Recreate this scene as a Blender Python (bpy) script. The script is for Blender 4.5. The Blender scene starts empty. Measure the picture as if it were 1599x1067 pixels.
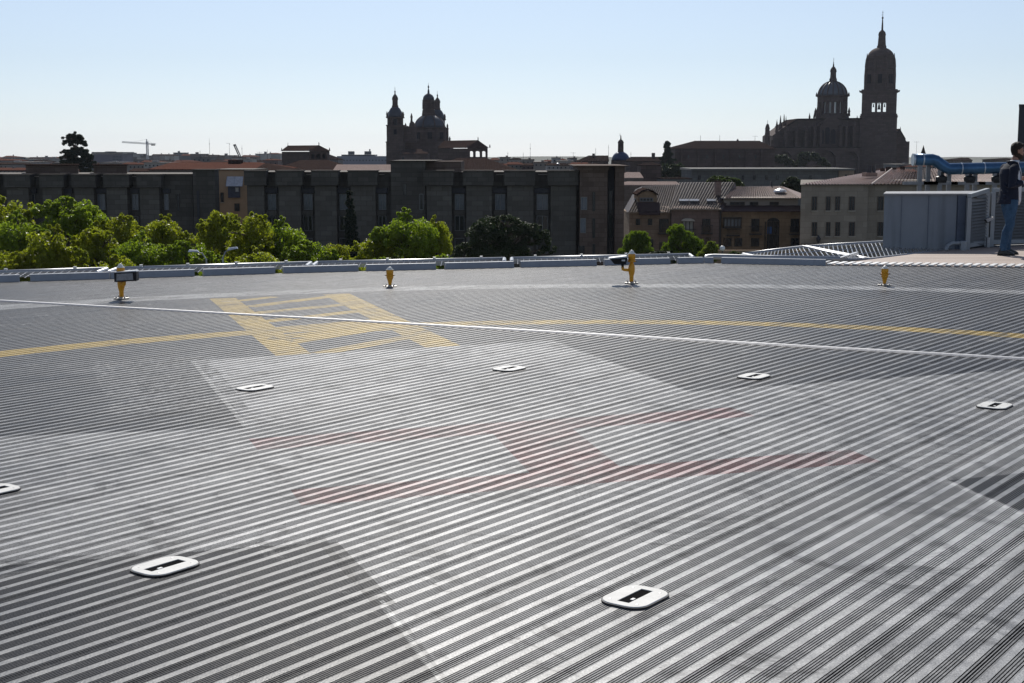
import bpy, math, random
import numpy as np
from mathutils import Vector, Matrix
R=math.radians
sc=bpy.context.scene
# ------------------------------------------------------------------ camera
F=2200.0; H=1.65; TH=math.atan((533.5-240)/F); CT,ST=math.cos(TH),math.sin(TH)
cam=bpy.data.cameras.new('camera'); co=bpy.data.objects.new('camera',cam); sc.collection.objects.link(co)
co.location=(0,0,H); co.rotation_euler=(math.pi/2-TH,0,0)
cam.sensor_width=36; cam.lens=36*F/1599; cam.clip_start=0.1; cam.clip_end=20000
sc.camera=co
# ------------------------------------------------------------------ sky, sun, exposure
SUN_EL=39.0; SUN_AZ=-3.0          # azimuth from +Y towards +X
w=bpy.data.worlds.new('World'); sc.world=w; w.use_nodes=True
nt=w.node_tree; bg=nt.nodes['Background']; sky=nt.nodes.new('ShaderNodeTexSky')
sky.sky_type='NISHITA'; sky.sun_disc=False; sky.sun_elevation=R(SUN_EL); sky.sun_rotation=R(SUN_AZ)
sky.air_density=1.0; sky.dust_density=0.6; sky.ozone_density=2.2; sky.altitude=800
hs=nt.nodes.new('ShaderNodeHueSaturation'); hs.inputs['Saturation'].default_value=.52; nt.links.new(sky.outputs[0],hs.inputs['Color'])
tn=nt.nodes.new('ShaderNodeMix'); tn.data_type='RGBA'; tn.blend_type='MULTIPLY'; tn.inputs[0].default_value=1; tn.inputs[7].default_value=(.90,1.0,1.16,1)
nt.links.new(hs.outputs[0],tn.inputs[6]); nt.links.new(tn.outputs[2],bg.inputs['Color']); bg.inputs['Strength'].default_value=0.08
sl=bpy.data.lights.new('sun','SUN'); sl.energy=4.2; sl.angle=R(0.53); sl.color=(1,.95,.87)
so=bpy.data.objects.new('sun',sl); sc.collection.objects.link(so)
sd=Vector((math.sin(R(SUN_AZ))*math.cos(R(SUN_EL)),math.cos(R(SUN_AZ))*math.cos(R(SUN_EL)),math.sin(R(SUN_EL))))
so.rotation_euler=sd.to_track_quat('Z','Y').to_euler(); so.location=(0,0,60)
sc.view_settings.view_transform='Standard'; sc.view_settings.look='None'
sc.view_settings.exposure=0.0; sc.view_settings.gamma=1

GZ=-16.0
# ------------------------------------------------------------------ picture-to-place helpers
def ray(px,py):
    r=(px-799.5)/F; v=-(py-533.5)/F
    return Vector((r,CT+v*ST,-ST+v*CT))
def P(px,py,Y):                      # point at depth Y
    d=ray(px,py); k=Y/d.y
    return Vector((d.x*k,Y,H+d.z*k))
def G(px,py,z=0.0):                  # point on level z
    d=ray(px,py); k=(z-H)/d.z
    return Vector((d.x*k,d.y*k,z))
def ZP(py,Y): return P(799.5,py,Y).z
def XP(px,Y,py=260): return P(px,py,Y).x
def MP(px,Y): return px*Y/F*1.006    # pixels to metres at depth Y

# ------------------------------------------------------------------ mesh builder
class MB:
    def __init__(s): s.v=[]; s.f=[]
    def add(s,vs,fs):
        n=len(s.v); s.v+= [tuple(p) for p in vs]; s.f+=[tuple(i+n for i in f) for f in fs]; return s
    def box(s,x0,x1,y0,y1,z0,z1):
        return s.add([(x0,y0,z0),(x1,y0,z0),(x1,y1,z0),(x0,y1,z0),(x0,y0,z1),(x1,y0,z1),(x1,y1,z1),(x0,y1,z1)],
                     [(0,3,2,1),(4,5,6,7),(0,1,5,4),(1,2,6,5),(2,3,7,6),(3,0,4,7)])
    def hexa(s,b,t):                 # 4 bottom, 4 top points
        return s.add(list(b)+list(t),[(0,3,2,1),(4,5,6,7),(0,1,5,4),(1,2,6,5),(2,3,7,6),(3,0,4,7)])
    def bar(s,a,b,w,h=None,up=(0,0,1)):
        a=Vector(a); b=Vector(b); h=h or w; d=(b-a).normalized(); u=Vector(up)
        sd_=d.cross(u)
        if sd_.length<1e-4: sd_=d.cross(Vector((1,0,0)))
        sd_.normalize(); u=sd_.cross(d).normalized()
        q=[(-w/2,-h/2),(w/2,-h/2),(w/2,h/2),(-w/2,h/2)]
        A=[a+sd_*i+u*j for i,j in q]; B=[b+sd_*i+u*j for i,j in q]
        return s.add(A+B,[(0,1,2,3),(7,6,5,4),(0,4,5,1),(1,5,6,2),(2,6,7,3),(3,7,4,0)])
    def tube(s,pts,r,n=8,cap=True):
        pts=[Vector(p) for p in pts]; rs=r if isinstance(r,(list,tuple)) else [r]*len(pts)
        rings=[]; ref=None
        for i,p in enumerate(pts):
            d=(pts[min(i+1,len(pts)-1)]-pts[max(i-1,0)]).normalized()
            if ref is None: ref=Vector((0,0,1)) if abs(d.z)<.9 else Vector((1,0,0))
            a=d.cross(ref).normalized(); b=a.cross(d).normalized(); ref=b
            rings.append([p+(a*math.cos(2*math.pi*k/n)+b*math.sin(2*math.pi*k/n))*rs[i] for k in range(n)])
        vs=[q for rg in rings for q in rg]; fs=[]
        for i in range(len(pts)-1):
            for k in range(n):
                fs.append((i*n+k,i*n+(k+1)%n,(i+1)*n+(k+1)%n,(i+1)*n+k))
        if cap: fs+= [tuple(range(n))[::-1],tuple((len(pts)-1)*n+k for k in range(n))]
        return s.add(vs,fs)
    def lathe(s,prof,c=(0,0),n=16,rot=0,sx=1,sy=1):     # prof: (r,z)
        vs=[];fs=[]
        for r,z in prof:
            for k in range(n):
                a=2*math.pi*(k+rot)/n; vs.append((c[0]+r*sx*math.cos(a),c[1]+r*sy*math.sin(a),z))
        m=len(prof)
        for i in range(m-1):
            for k in range(n): fs.append((i*n+k,i*n+(k+1)%n,(i+1)*n+(k+1)%n,(i+1)*n+k))
        fs+=[tuple(range(n))[::-1],tuple((m-1)*n+k for k in range(n))]
        return s.add(vs,fs)
    def prism(s,pts,z0,z1):
        n=len(pts)
        return s.add([(p[0],p[1],z0) for p in pts]+[(p[0],p[1],z1) for p in pts],
            [tuple(range(n))[::-1],tuple(range(n,2*n))]+[(i,(i+1)%n,n+(i+1)%n,n+i) for i in range(n)])
    def yprism(s,pts,y0,y1):         # outline in x,z extruded in y
        n=len(pts)
        return s.add([(p[0],y0,p[1]) for p in pts]+[(p[0],y1,p[1]) for p in pts],
            [tuple(range(n)),tuple(range(n,2*n))[::-1]]+[(i,n+i,n+(i+1)%n,(i+1)%n) for i in range(n)])
    def fb(s,x0,x1,yt,yb,Y,dep,rad=False):     # box whose front face fills a picture rectangle at depth Y
        zb=GZ if yb is None else ZP(yb,Y)
        if rad:
            a,b,c,d=XP(x0,Y),XP(x1,Y),XP(x0+rad,Y+dep),XP(x1+rad,Y+dep); q=[(a,Y),(b,Y),(d,Y+dep),(c,Y+dep)]
            return s.hexa([(*p,zb) for p in q],[(*p,ZP(yt,Y)) for p in q])
        return s.box(XP(x0,Y,yt if yb is None else (yt+yb)/2),XP(x1,Y,yt if yb is None else (yt+yb)/2),Y,Y+dep,zb,ZP(yt,Y))
    def lat(s,xc,prof,Y,n=16,rot=.5,yc=None,ox=None):    # prof (ypx,rpx)
        x=XP(xc,Y) if ox is None else ox; yy=Y if yc is None else yc
        pr=sorted([(MP(r,Y),ZP(y,Y)) for y,r in prof],key=lambda q:q[1])
        return s.lathe(pr,(x,yy),n,rot)
    def build(s,name,mat,parent=None,smooth=False,origin=None):
        me=bpy.data.meshes.new(name)
        if parent is not None: o0=Vector(parent['_o']) if '_o' in parent else Vector((0,0,0))
        else:
            if origin is None:
                a=np.array(s.v); o0=Vector(((a[:,0].min()+a[:,0].max())/2,(a[:,1].min()+a[:,1].max())/2,a[:,2].min()))
            else: o0=Vector(origin)
        me.from_pydata([(p[0]-o0.x,p[1]-o0.y,p[2]-o0.z) for p in s.v],[],s.f); me.validate()
        if smooth: me.shade_smooth()
        me.materials.append(mat)
        o=bpy.data.objects.new(name,me); sc.collection.objects.link(o)
        if parent is not None: o.parent=parent
        else: o.location=o0
        o['_o']=[o0.x,o0.y,o0.z]
        return o
def tag(o,label=None,cat=None,group=None,kind=None):
    if label: o['label']=label
    if cat: o['category']=cat
    if group: o['group']=group
    if kind: o['kind']=kind
    return o
def thing(name,label,cat,loc=(0,0,0),group=None):
    o=bpy.data.objects.new(name,None); sc.collection.objects.link(o); o.location=loc; o.empty_display_size=.3
    o['_o']=list(loc); return tag(o,label,cat,group)
def kids(o): return [c for c in sc.objects if c.parent==o]
def dup(o,parent=None,ch=None):
    c=o.copy(); sc.collection.objects.link(c)
    if parent is not None: c.parent=parent
    for k in list(o.children): dup(k,c)
    return c

# ------------------------------------------------------------------ node helpers
class E:                              # tiny expression builder over math nodes
    nt=None
    def __init__(s,sock): s.s=sock
    @staticmethod
    def m(op,a,b=None,c=None):
        n=E.nt.nodes.new('ShaderNodeMath'); n.operation=op
        for i,x in enumerate((a,b,c)):
            if x is None: continue
            if isinstance(x,E): E.nt.links.new(x.s,n.inputs[i])
            else: n.inputs[i].default_value=x
        return E(n.outputs[0])
    def __add__(a,b): return E.m('ADD',a,b)
    __radd__=__add__
    def __sub__(a,b): return E.m('SUBTRACT',a,b)
    def __rsub__(a,b): return E.m('SUBTRACT',b,a)
    def __mul__(a,b): return E.m('MULTIPLY',a,b)
    __rmul__=__mul__
    def __truediv__(a,b): return E.m('DIVIDE',a,b)
    def lt(a,b): return E.m('LESS_THAN',a,b)
    def gt(a,b): return E.m('GREATER_THAN',a,b)
    def mx(a,b): return E.m('MAXIMUM',a,b)
    def mn(a,b): return E.m('MINIMUM',a,b)
    def ab(a): return E.m('ABSOLUTE',a)
    def sq(a): return E.m('SQRT',a)
def mapr(x,a,b,c=0,d=1,smooth=False):
    n=E.nt.nodes.new('ShaderNodeMapRange'); n.clamp=True
    if smooth: n.interpolation_type='SMOOTHSTEP'
    E.nt.links.new(x.s,n.inputs[0]); n.inputs[1].default_value=a; n.inputs[2].default_value=b; n.inputs[3].default_value=c; n.inputs[4].default_value=d
    return E(n.outputs[0])
def noise(vec,scale,detail=4,rough=.55,dist=0):
    n=E.nt.nodes.new('ShaderNodeTexNoise'); n.inputs['Scale'].default_value=scale; n.inputs['Detail'].default_value=detail
    n.inputs['Roughness'].default_value=rough; n.inputs['Distortion'].default_value=dist
    E.nt.links.new(vec,n.inputs['Vector']); return E(n.outputs['Fac'])
def mix(f,a,b):
    n=E.nt.nodes.new('ShaderNodeMix'); n.data_type='RGBA'
    for i,x in ((0,f),(6,a),(7,b)):
        if isinstance(x,E): E.nt.links.new(x.s,n.inputs[i])
        elif isinstance(x,tuple): n.inputs[i].default_value=(*x,1) if len(x)==3 else x
        else: n.inputs[i].default_value=x
    return E(n.outputs[2])
def newmat(name):
    m=bpy.data.materials.new(name); m.use_nodes=True; E.nt=m.node_tree; return m,m.node_tree.nodes['Principled BSDF']
def coords(kind='Object'):
    n=E.nt.nodes.new('ShaderNodeTexCoord'); return n.outputs[kind]
def scalevec(v,s):
    n=E.nt.nodes.new('ShaderNodeMapping'); E.nt.links.new(v,n.inputs[0]); n.inputs['Scale'].default_value=s; return n.outputs[0]
def bump(b,h,strength=.3,dist=.02):
    n=E.nt.nodes.new('ShaderNodeBump'); n.inputs['Strength'].default_value=strength; n.inputs['Distance'].default_value=dist
    E.nt.links.new(h.s,n.inputs['Height']); E.nt.links.new(n.outputs[0],b.inputs['Normal'])
_mc={}
def mat(name,col,rough=.6,metal=0,var=.25,scale=3,bmp=0,spec=.3,streak=0):
    if name in _mc: return _mc[name]
    m,b=newmat(name); v=coords()
    n1=noise(v,scale,5,.6); n2=noise(v,scale*7,3,.6)
    f=n1*.65+n2*.35
    a=tuple(c*(1-var) for c in col); c2=tuple(min(1,c*(1+var)) for c in col)
    c=mix(mapr(f,.32,.68),a,c2)
    if streak:
        st=noise(scalevec(v,(3,3,.25)),1.6,4,.6)
        c=mix(mapr(st,.52,.72,0,streak),c,tuple(x*.45 for x in col))
    E.nt.links.new(c.s,b.inputs['Base Color']); b.inputs['Roughness'].default_value=rough; b.inputs['Metallic'].default_value=metal
    b.inputs['Specular IOR Level'].default_value=spec
    if bmp: bump(b,n2,bmp,.02)
    _mc[name]=m; return m
def stone(name,col,bw=1.0,bh=.45,var=.22,mortar=.6,rough=.9,streak=.35):
    if name in _mc: return _mc[name]
    m,b=newmat(name); v=coords()
    sx=E.nt.nodes.new('ShaderNodeSeparateXYZ'); E.nt.links.new(v,sx.inputs[0])
    cx=E.nt.nodes.new('ShaderNodeCombineXYZ')
    h=E(sx.outputs[0])+E(sx.outputs[1])*.83
    E.nt.links.new(h.s,cx.inputs[0]); E.nt.links.new(sx.outputs[2],cx.inputs[1])
    br=E.nt.nodes.new('ShaderNodeTexBrick'); E.nt.links.new(cx.outputs[0],br.inputs['Vector'])
    br.inputs['Scale'].default_value=1; br.inputs['Brick Width'].default_value=bw; br.inputs['Row Height'].default_value=bh
    br.inputs['Mortar Size'].default_value=bh*.05; br.inputs['Mortar Smooth'].default_value=.3; br.inputs['Bias'].default_value=0
    br.inputs['Color1'].default_value=(*[c*(1-var) for c in col],1); br.inputs['Color2'].default_value=(*[c*(1+var) for c in col],1)
    br.inputs['Mortar'].default_value=(*[c*mortar for c in col],1)
    n1=noise(v,.35,5,.65); n2=noise(scalevec(v,(1,1,.2)),1.1,5,.6)
    c=mix(mapr(n1,.35,.7,0,.55),E(br.outputs[0]),(col[0]*.62,col[1]*.58,col[2]*.56))
    c=mix(mapr(n2,.5,.75,0,streak),c,tuple(x*.4 for x in col))
    E.nt.links.new(c.s,b.inputs['Base Color']); b.inputs['Roughness'].default_value=rough; b.inputs['Specular IOR Level'].default_value=.12
    n3=noise(v,6,3,.6); bump(b,n3,.25,.03)
    _mc[name]=m; return m
def tile(name,col,per=.35,rough=.75):
    if name in _mc: return _mc[name]
    m,b=newmat(name); v=coords()
    n1=noise(v,.5,4,.6); n2=noise(v,5,3,.7)
    c=mix(mapr(n2,.35,.65),tuple(x*.6 for x in col),tuple(min(1,x*1.35) for x in col))
    c=mix(mapr(n1,.4,.7,0,.5),c,(col[0]*.7,col[1]*.75,col[2]*.8))
    E.nt.links.new(c.s,b.inputs['Base Color']); b.inputs['Roughness'].default_value=rough; b.inputs['Specular IOR Level'].default_value=.0
    wv=E.nt.nodes.new('ShaderNodeTexWave'); wv.bands_direction='X'; wv.inputs['Scale'].default_value=1/per*.31; wv.inputs['Distortion'].default_value=.6
    E.nt.links.new(v,wv.inputs['Vector']); bump(b,E(wv.outputs['Fac']),.6,.08)
    _mc[name]=m; return m
def glass(name='window_glass',col=(.02,.026,.032)):
    if name in _mc: return _mc[name]
    m,b=newmat(name); b.inputs['Base Color'].default_value=(*col,1); b.inputs['Roughness'].default_value=.5 if 'church' in name else .1; b.inputs['Specular IOR Level'].default_value=.05 if 'church' in name else .45
    n=noise(coords(),.4,2); bump(b,n,.05,.05)
    _mc[name]=m; return m
def leafmat(name,col,trans=.5,rough=.45):
    if name in _mc: return _mc[name]
    m,b=newmat(name); nt=m.node_tree
    v=coords(); n1=noise(v,.45,3,.5); n2=noise(v,6,2,.6)
    c=mix(mapr(n1,.35,.65),tuple(x*.7 for x in col),(min(1,col[0]*1.45),col[1]*1.2,col[2]*.9))
    c=mix(mapr(n2,.35,.65,0,.6),c,tuple(x*.55 for x in col))
    E.nt.links.new(c.s,b.inputs['Base Color']); b.inputs['Roughness'].default_value=rough; b.inputs['Specular IOR Level'].default_value=.45
    t=nt.nodes.new('ShaderNodeBsdfTranslucent'); k=mix(1.0,(1,1,1),(1,1,1))
    tc=mix(.5,c,(col[0]*2.1,col[1]*2.3,col[2]*.8)); E.nt.links.new(tc.s,t.inputs[0])
    ms=nt.nodes.new('ShaderNodeMixShader'); ms.inputs[0].default_value=trans
    nt.links.new(b.outputs[0],ms.inputs[1]); nt.links.new(t.outputs[0],ms.inputs[2])
    nt.links.new(ms.outputs[0],nt.nodes['Material Output'].inputs['Surface'])
    _mc[name]=m; return m

# ------------------------------------------------------------------ terrain
def ground():
    m,b=newmat('town_ground'); v=coords()
    n1=noise(v,.02,6,.6); n2=noise(v,.3,4,.6)
    c=mix(mapr(n1,.4,.6),(.10,.095,.085),(.07,.085,.045)); c=mix(mapr(n2,.4,.7,0,.5),c,(.16,.145,.125))
    E.nt.links.new(c.s,b.inputs['Base Color']); b.inputs['Roughness'].default_value=.95
    mb=MB(); n=24; S=7000
    vs=[];fs=[]
    for i in range(n+1):
        for j in range(n+1):
            vs.append((-S+2*S*i/n,-300+(S+300)*j/n,GZ))
    for i in range(n):
        for j in range(n): fs.append((i*(n+1)+j,(i+1)*(n+1)+j,(i+1)*(n+1)+j+1,i*(n+1)+j+1))
    mb.add(vs,fs); tag(mb.build('ground',m,origin=(0,0,GZ)),kind='structure')
    # low far ridge
    rnd=random.Random(3); mb=MB(); N=90; Yr=4200; vs=[];fs=[]
    for i in range(N+1):
        x=-2600+5200*i/N; px=799.5+x/Yr*F
        py=246+1.0*math.sin(i*.23)+.8*math.sin(i*.61+1)+rnd.uniform(-.4,.4)
        z=ZP(py,Yr)
        vs+=[(x,Yr-700,GZ-.5),(x,Yr,z),(x,Yr+900,GZ-.5)]
    for i in range(N):
        a=i*3; b_=a+3
        fs+=[(a,b_,b_+1,a+1),(a+1,b_+1,b_+2,a+2)]
    mb.add(vs,fs); tag(mb.build('hills',mat('hill_scrub',(.10,.10,.07),.95,var=.4,scale=.01),smooth=True),kind='structure')
ground()

# ------------------------------------------------------------------ the landing deck: extruded grooved planks
GA=R(36.0); gd=Vector((math.sin(GA),math.cos(GA),0)); gp=Vector((math.cos(GA),-math.sin(GA),0))
e1=[G(0,441),G(500,425),G(1100,411),G(1290,415),G(1599,419)]
eL=e1[0]+(e1[0]-e1[1]).normalized()*9; eR=e1[4]+(e1[4]-e1[3]).normalized()*6
deck_poly=[eL]+e1+[eR,Vector((eR.x+1,-3,0)),Vector((eL.x-1,-3,0))]
def clip_line(o,poly):               # o + t*gd inside poly (convex enough) -> t0,t1
    ts=[]
    n=len(poly)
    for i in range(n):
        a=poly[i]; b=poly[(i+1)%n]; e=b-a
        den=gd.x*e.y-gd.y*e.x
        if abs(den)<1e-9: continue
        t=((a.x-o.x)*e.y-(a.y-o.y)*e.x)/den
        u=((a.x-o.x)*gd.y-(a.y-o.y)*gd.x)/den
        if -1e-9<=u<=1+1e-9: ts.append(t)
    return (min(ts),max(ts)) if len(ts)>=2 else None
# pad frame (cross and H) fitted to the painted corners
sqp=[G(380,665),G(1075,612),G(1480,750),G(510,845)]
PC=sum(sqp,Vector())/4
PA=math.atan2((sqp[1]-sqp[0]).y+(sqp[2]-sqp[3]).y,(sqp[1]-sqp[0]).x+(sqp[2]-sqp[3]).x)
def deck_material(name,kind='plain'):
    groove={'plain':0,'rib':.4,'groove':1}[kind]
    m,b=newmat(name); v=coords()
    s=E.nt.nodes.new('ShaderNodeSeparateXYZ'); E.nt.links.new(v,s.inputs[0]); x=E(s.outputs[0]); y=E(s.outputs[1])
    ca,sa=math.cos(PA),math.sin(PA)
    dx=x-PC.x; dy=y-PC.y
    u=dx*ca+dy*sa; q=dy*ca-dx*sa
    nb=noise(v,.55,6,.62,.6); nf=noise(v,9,4,.7); ns=noise(v,130,2,.6)
    # streaky wear along the planks
    al=x*gd.x+y*gd.y; ac=x*gp.x+y*gp.y
    cb=E.nt.nodes.new('ShaderNodeCombineXYZ'); E.nt.links.new((al*.6).s,cb.inputs[0]); E.nt.links.new((ac*5.5).s,cb.inputs[1])
    nst=noise(cb.outputs[0],1.2,5,.6)
    wear=nf*.35+nb*.35+nst*.3
    au=u.ab(); aq=q.ab()
    HU,HQ=1.53,1.40
    wob=(noise(v,3.0,3,.6)-.5)*.05
    def side(a,b):               # 1 on the left of the painted edge a -> b
        p0,p1=G(*a),G(*b); d=(p1-p0).normalized()
        return ((y-p0.y)*d.x-(x-p0.x)*d.y+wob).gt(0)
    UL=side((0,682),(385,668))*side((385,668),(300,563))
    UR=side((1075,612),(1599,577))*(1-side((1075,612),(860,532)))
    LL=(1-side((0,884),(511,846)))*(1-side((511,846),(690,1067)))
    LR=side((1480,750),(1599,800))*(1-side((1480,750),(1599,738)))
    END=side((300,563),(860,532))
    cross=1-UL.mx(UR).mx(LL).mx(LR).mx(END)
    def seg(p0,p1,wd):
        d=(p1-p0); L=d.length; d.normalize()
        lx=(x-p0.x)*d.x+(y-p0.y)*d.y; ly=((y-p0.y)*d.x-(x-p0.x)*d.y).ab()
        return lx.gt(0)*lx.lt(L)*ly.lt(wd/2)
    Hc=[G(398,688),G(1165,645),G(1345,712),G(465,775)]
    hm=seg(G(395,694),G(1160,643),.33).mx(seg(G(462,777),G(1352,712),.33))
    hm=hm.mx(seg(G(820,662),G(905,740),.5))
    r1=((x-.91)*(x-.91)+(y-6.82)*(y-6.82)).sq(); yr=(r1-7.02).ab().lt(.17)
    r2=((x-1.70)*(x-1.70)+(y-6.09)*(y-6.09)).sq(); wr=(r2-11.6).ab().lt(.24); inner=r2.lt(11.6)
    Z=lambda a,c: G(300+a/3.476,440+c/3.476)
    yb=seg(Z(165,90),Z(555,400),.30).mx(seg(Z(780,66),Z(1370,356),.32))
    for a,c,d,e,wd in ((255,104,450,82,.16),(310,136,770,78,.20),(335,172,870,120,.2),(400,216,950,155,.2),
                       (470,262,1080,212,.42),(470,300,1150,245,.3),(520,330,900,270,.24),(690,390,1215,292,.2)):
        yb=yb.mx(seg(Z(a,c),Z(d,e),wd))
    worn=lambda lo,hi: mapr(wear,lo,hi,1,0)
    alu=mix(mapr(nb,.35,.65),(.10,.10,.106),(.18,.18,.183))
    grey=mix(mapr(nb,.38,.66),(.018,.020,.028),(.055,.058,.068))
    c=alu
    c=mix(inner*.95,c,grey)
    whp=mix(mapr(nf,.35,.7),(.46,.46,.458),(.74,.74,.73))
    c=mix(wr*worn(.50,.66)*.85,c,whp)
    c=mix(yr.mx(yb)*(1-cross)*worn(.60,.80)*.9,c,(.64,.42,.05))
    c=mix(cross*worn(.53,.70)*mapr(nb,.36,.62,.45,1)*.95,c,whp)
    if kind=='plain':            # the flat lands are walked and driven bare: only a tint of the paint is left
        bare=mix(mapr(nst,.35,.65),(.26,.26,.26),(.52,.52,.515)); bare=mix(cross*.65,bare,mix(mapr(nf,.35,.7),(.50,.50,.498),(.78,.78,.77)))
        c=mix(mapr(nf*.5+nb*.5,.38,.62,.30,.78)*mapr(y,8,12.5,1,.38),c,bare)
        c=mix(yr.mx(yb)*(1-cross)*worn(.58,.78)*.7,c,(.62,.42,.06))
        c=mix(hm*worn(.44,.70)*.62,c,(.50,.20,.19))
    else:
        c=mix(hm*worn(.47,.70)*.9,c,(.15,.028,.028))
    # old oily scuffs
    c=mix(mapr(nst*.6+nb*.4,.52,.64,0,.5),c,(.05,.05,.052))
    scf=noise(v,2.3,5,.75,1.4)
    c=mix(mapr(scf,.53,.62,0,.6),c,(.06,.06,.062))
    c=mix(mapr(scf,.42,.33,0,.35),c,(.66,.65,.63))
    tw=noise(scalevec(v,(1.6,.9,1)),.8,6,.7,1.2); c=mix(mapr(tw,.52,.66,0,.24),c,(.10,.098,.094))
    # dark smears, chipped seams, painted-in glare and seam shadow along the painted cross
    def edge(p0,p1,w_,col,lo,hi,amt,nz):
        return mix(seg(p0,p1,w_)*mapr(nz,lo,hi,0,amt),c,col)
    nz=noise(v,5.5,5,.7,1.0); nd=noise(v,22,3,.7)
    c=edge(G(262,560),G(318,650),.62,(.02,.02,.022),.47,.57,.85,nz); c=edge(G(240,560),G(300,640),1.0,(.55,.55,.54),.50,.40,.5,nd)  # second call paints glare on the lands round the dark smear
    c=edge(G(215,650),G(372,640),.5,(.03,.03,.032),.47,.60,.7,nz)
    c=edge(G(0,884),G(512,846),.14,(.025,.025,.027),.42,.58,.7,nz)
    c=edge(G(512,848),G(602,945),.085,(.02,.02,.022),.30,.45,.85,nz)  # dark seam line with its shadow painted in
    c=edge(G(300,563),G(385,668),.035,(.62,.62,.60),.44,.54,.8,nd)
    c=edge(G(596,938),G(716,1100),.018,(.75,.75,.73),.40,.52,.9,nd)
    c=edge(G(596,940),G(712,1100),.06,(.03,.03,.03),.40,.6,.6,nz)  # shadow painted beside the seam's white fragments
    c=edge(G(860,532),G(1085,616),.06,(.55,.55,.54),.45,.56,.7,nd)
    c=edge(G(1075,612),G(1599,578),.07,(.50,.50,.49),.47,.58,.6,nd)
    c=edge(G(1480,752),G(1620,815),.035,(.70,.70,.69),.40,.52,.8,nd)
    chip=noise(v,34,3,.75); c=mix(cross*mapr(chip,.64,.70,0,.55),c,(.72,.72,.70))
    cp=E.nt.nodes.new('ShaderNodeCombineXYZ'); E.nt.links.new((ac*2.9).s,cp.inputs[0]); E.nt.links.new((al*.05).s,cp.inputs[1])
    pk=noise(cp.outputs[0],1.0,3,.7); c=mix(mapr(pk,.42,.64,0,.28),c,(.11,.11,.11))
    c=mix(mapr(ns,.40,.62,0,.5),c,(.10,.10,.10))
    sp=noise(v,28,1,.5); c=mix(mapr(sp,.74,.77,0,.8),c,(.03,.03,.03))
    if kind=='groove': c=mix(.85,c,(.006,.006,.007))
    if kind=='rib': c=mix(.08,c,(.02,.02,.022))
    E.nt.links.new(c.s,b.inputs['Base Color'])
    rg=mapr(wear,.35,.7,.36,.50); E.nt.links.new(rg.s,b.inputs['Roughness'])
    b.inputs['Metallic'].default_value=0.0 if groove else .04
    b.inputs['Specular IOR Level'].default_value=.0 if groove>.5 else (.05 if groove else .20)
    bump(b,ns,.5 if groove<.5 else .2,.003)
    return m
def build_deck():
    per=.088; gw=.0046; rib=.0070; ng=5; dp=.010
    offs=[gp.dot(p) for p in deck_poly]; lo,hi=min(offs)+.02,max(offs)-.02
    prof=[]                          # (offset, z, groove?) breakpoints
    k0=int(lo/per); k1=int(hi/per)
    lines=[]                         # strips: (a,za,b,zb,mat)
    for k in range(k0,k1+1):
        base=k*per; x=base; nG=ng
        lines.append((x,0,x+per-nG*(gw+rib),0,0)); x+=per-nG*(gw+rib)
        for g in range(nG):
            jt=(k%4==0 and g in (1,2)); d_=dp*1.3 if jt else dp; gg=gw*1.45 if jt else gw; rb=gw+rib-gg
            lines+= [(x,0,x,-d_,1),(x,-d_,x+gg,-d_,1),(x+gg,-d_,x+gg,0,1),(x+gg,0,x+gg+rb,0,2)]; x+=gw+rib
    V=[];Fc=[];MI=[]
    for a,za,b,zb,mi in lines:
        if a<lo or b>hi: continue
        mid=gp*((a+b)/2); t=clip_line(mid,deck_poly)
        if not t: continue
        t0,t1=t; n=max(1,int((t1-t0)/2.0)); s0=len(V)
        for i in range(n+1):
            q=gd*(t0+(t1-t0)*i/n); A=gp*a+q; B=gp*b+q
            V.append((A.x,A.y,za)); V.append((B.x,B.y,zb))
        for i in range(n):
            j=s0+2*i; Fc.append((j,j+1,j+3,j+2)); MI.append(mi)
    me=bpy.data.meshes.new('helipad_deck'); me.from_pydata(V,[],Fc)
    me.materials.append(deck_material('worn_painted_planks')); me.materials.append(deck_material('plank_grooves','groove')); me.materials.append(deck_material('plank_ribs','rib'))
    me.polygons.foreach_set('material_index',MI)
    # make all faces look up / consistent
    o=bpy.data.objects.new('helipad_deck',me); sc.collection.objects.link(o); tag(o,kind='structure')
    # slab under the planks
    mb=MB(); mb.prism([(p.x*.998,p.y*.998) for p in deck_poly][::-1],-.45,-.03)
    tag(mb.build('deck_slab',mat('slab_metal',(.25,.26,.28),.5,.3)),kind='structure')
build_deck()
# hospital block under the deck
mb=MB(); mb.box(-11,16,-3,17.5,GZ,-.5); 
hb=thing('hospital_building','pale concrete hospital block carrying the landing deck on its roof','building',(2,7,GZ))
mb.build('wall',mat('hospital_wall',(.35,.34,.32),.85),hb)
# long raised joint strip across the planks
al=mat('bright_aluminium',(.42,.42,.43),.5,.3,var=.12,scale=4,bmp=.1)
a=G(-120,463.5); b=G(1680,566); mb=MB(); d=(b-a).normalized(); sdv=Vector((d.y,-d.x,0)); 
mb.hexa([a-sdv*.045+Vector((0,0,.001)),a+sdv*.045+Vector((0,0,.001)),b+sdv*.045+Vector((0,0,.001)),b-sdv*.045+Vector((0,0,.001))],
        [a-sdv*.025+Vector((0,0,.014)),a+sdv*.025+Vector((0,0,.014)),b+sdv*.025+Vector((0,0,.014)),b-sdv*.025+Vector((0,0,.014))])
tag(mb.build('cover_strip',al),'long thin bare metal joint strip running right across the landing deck','metal strip')
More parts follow.
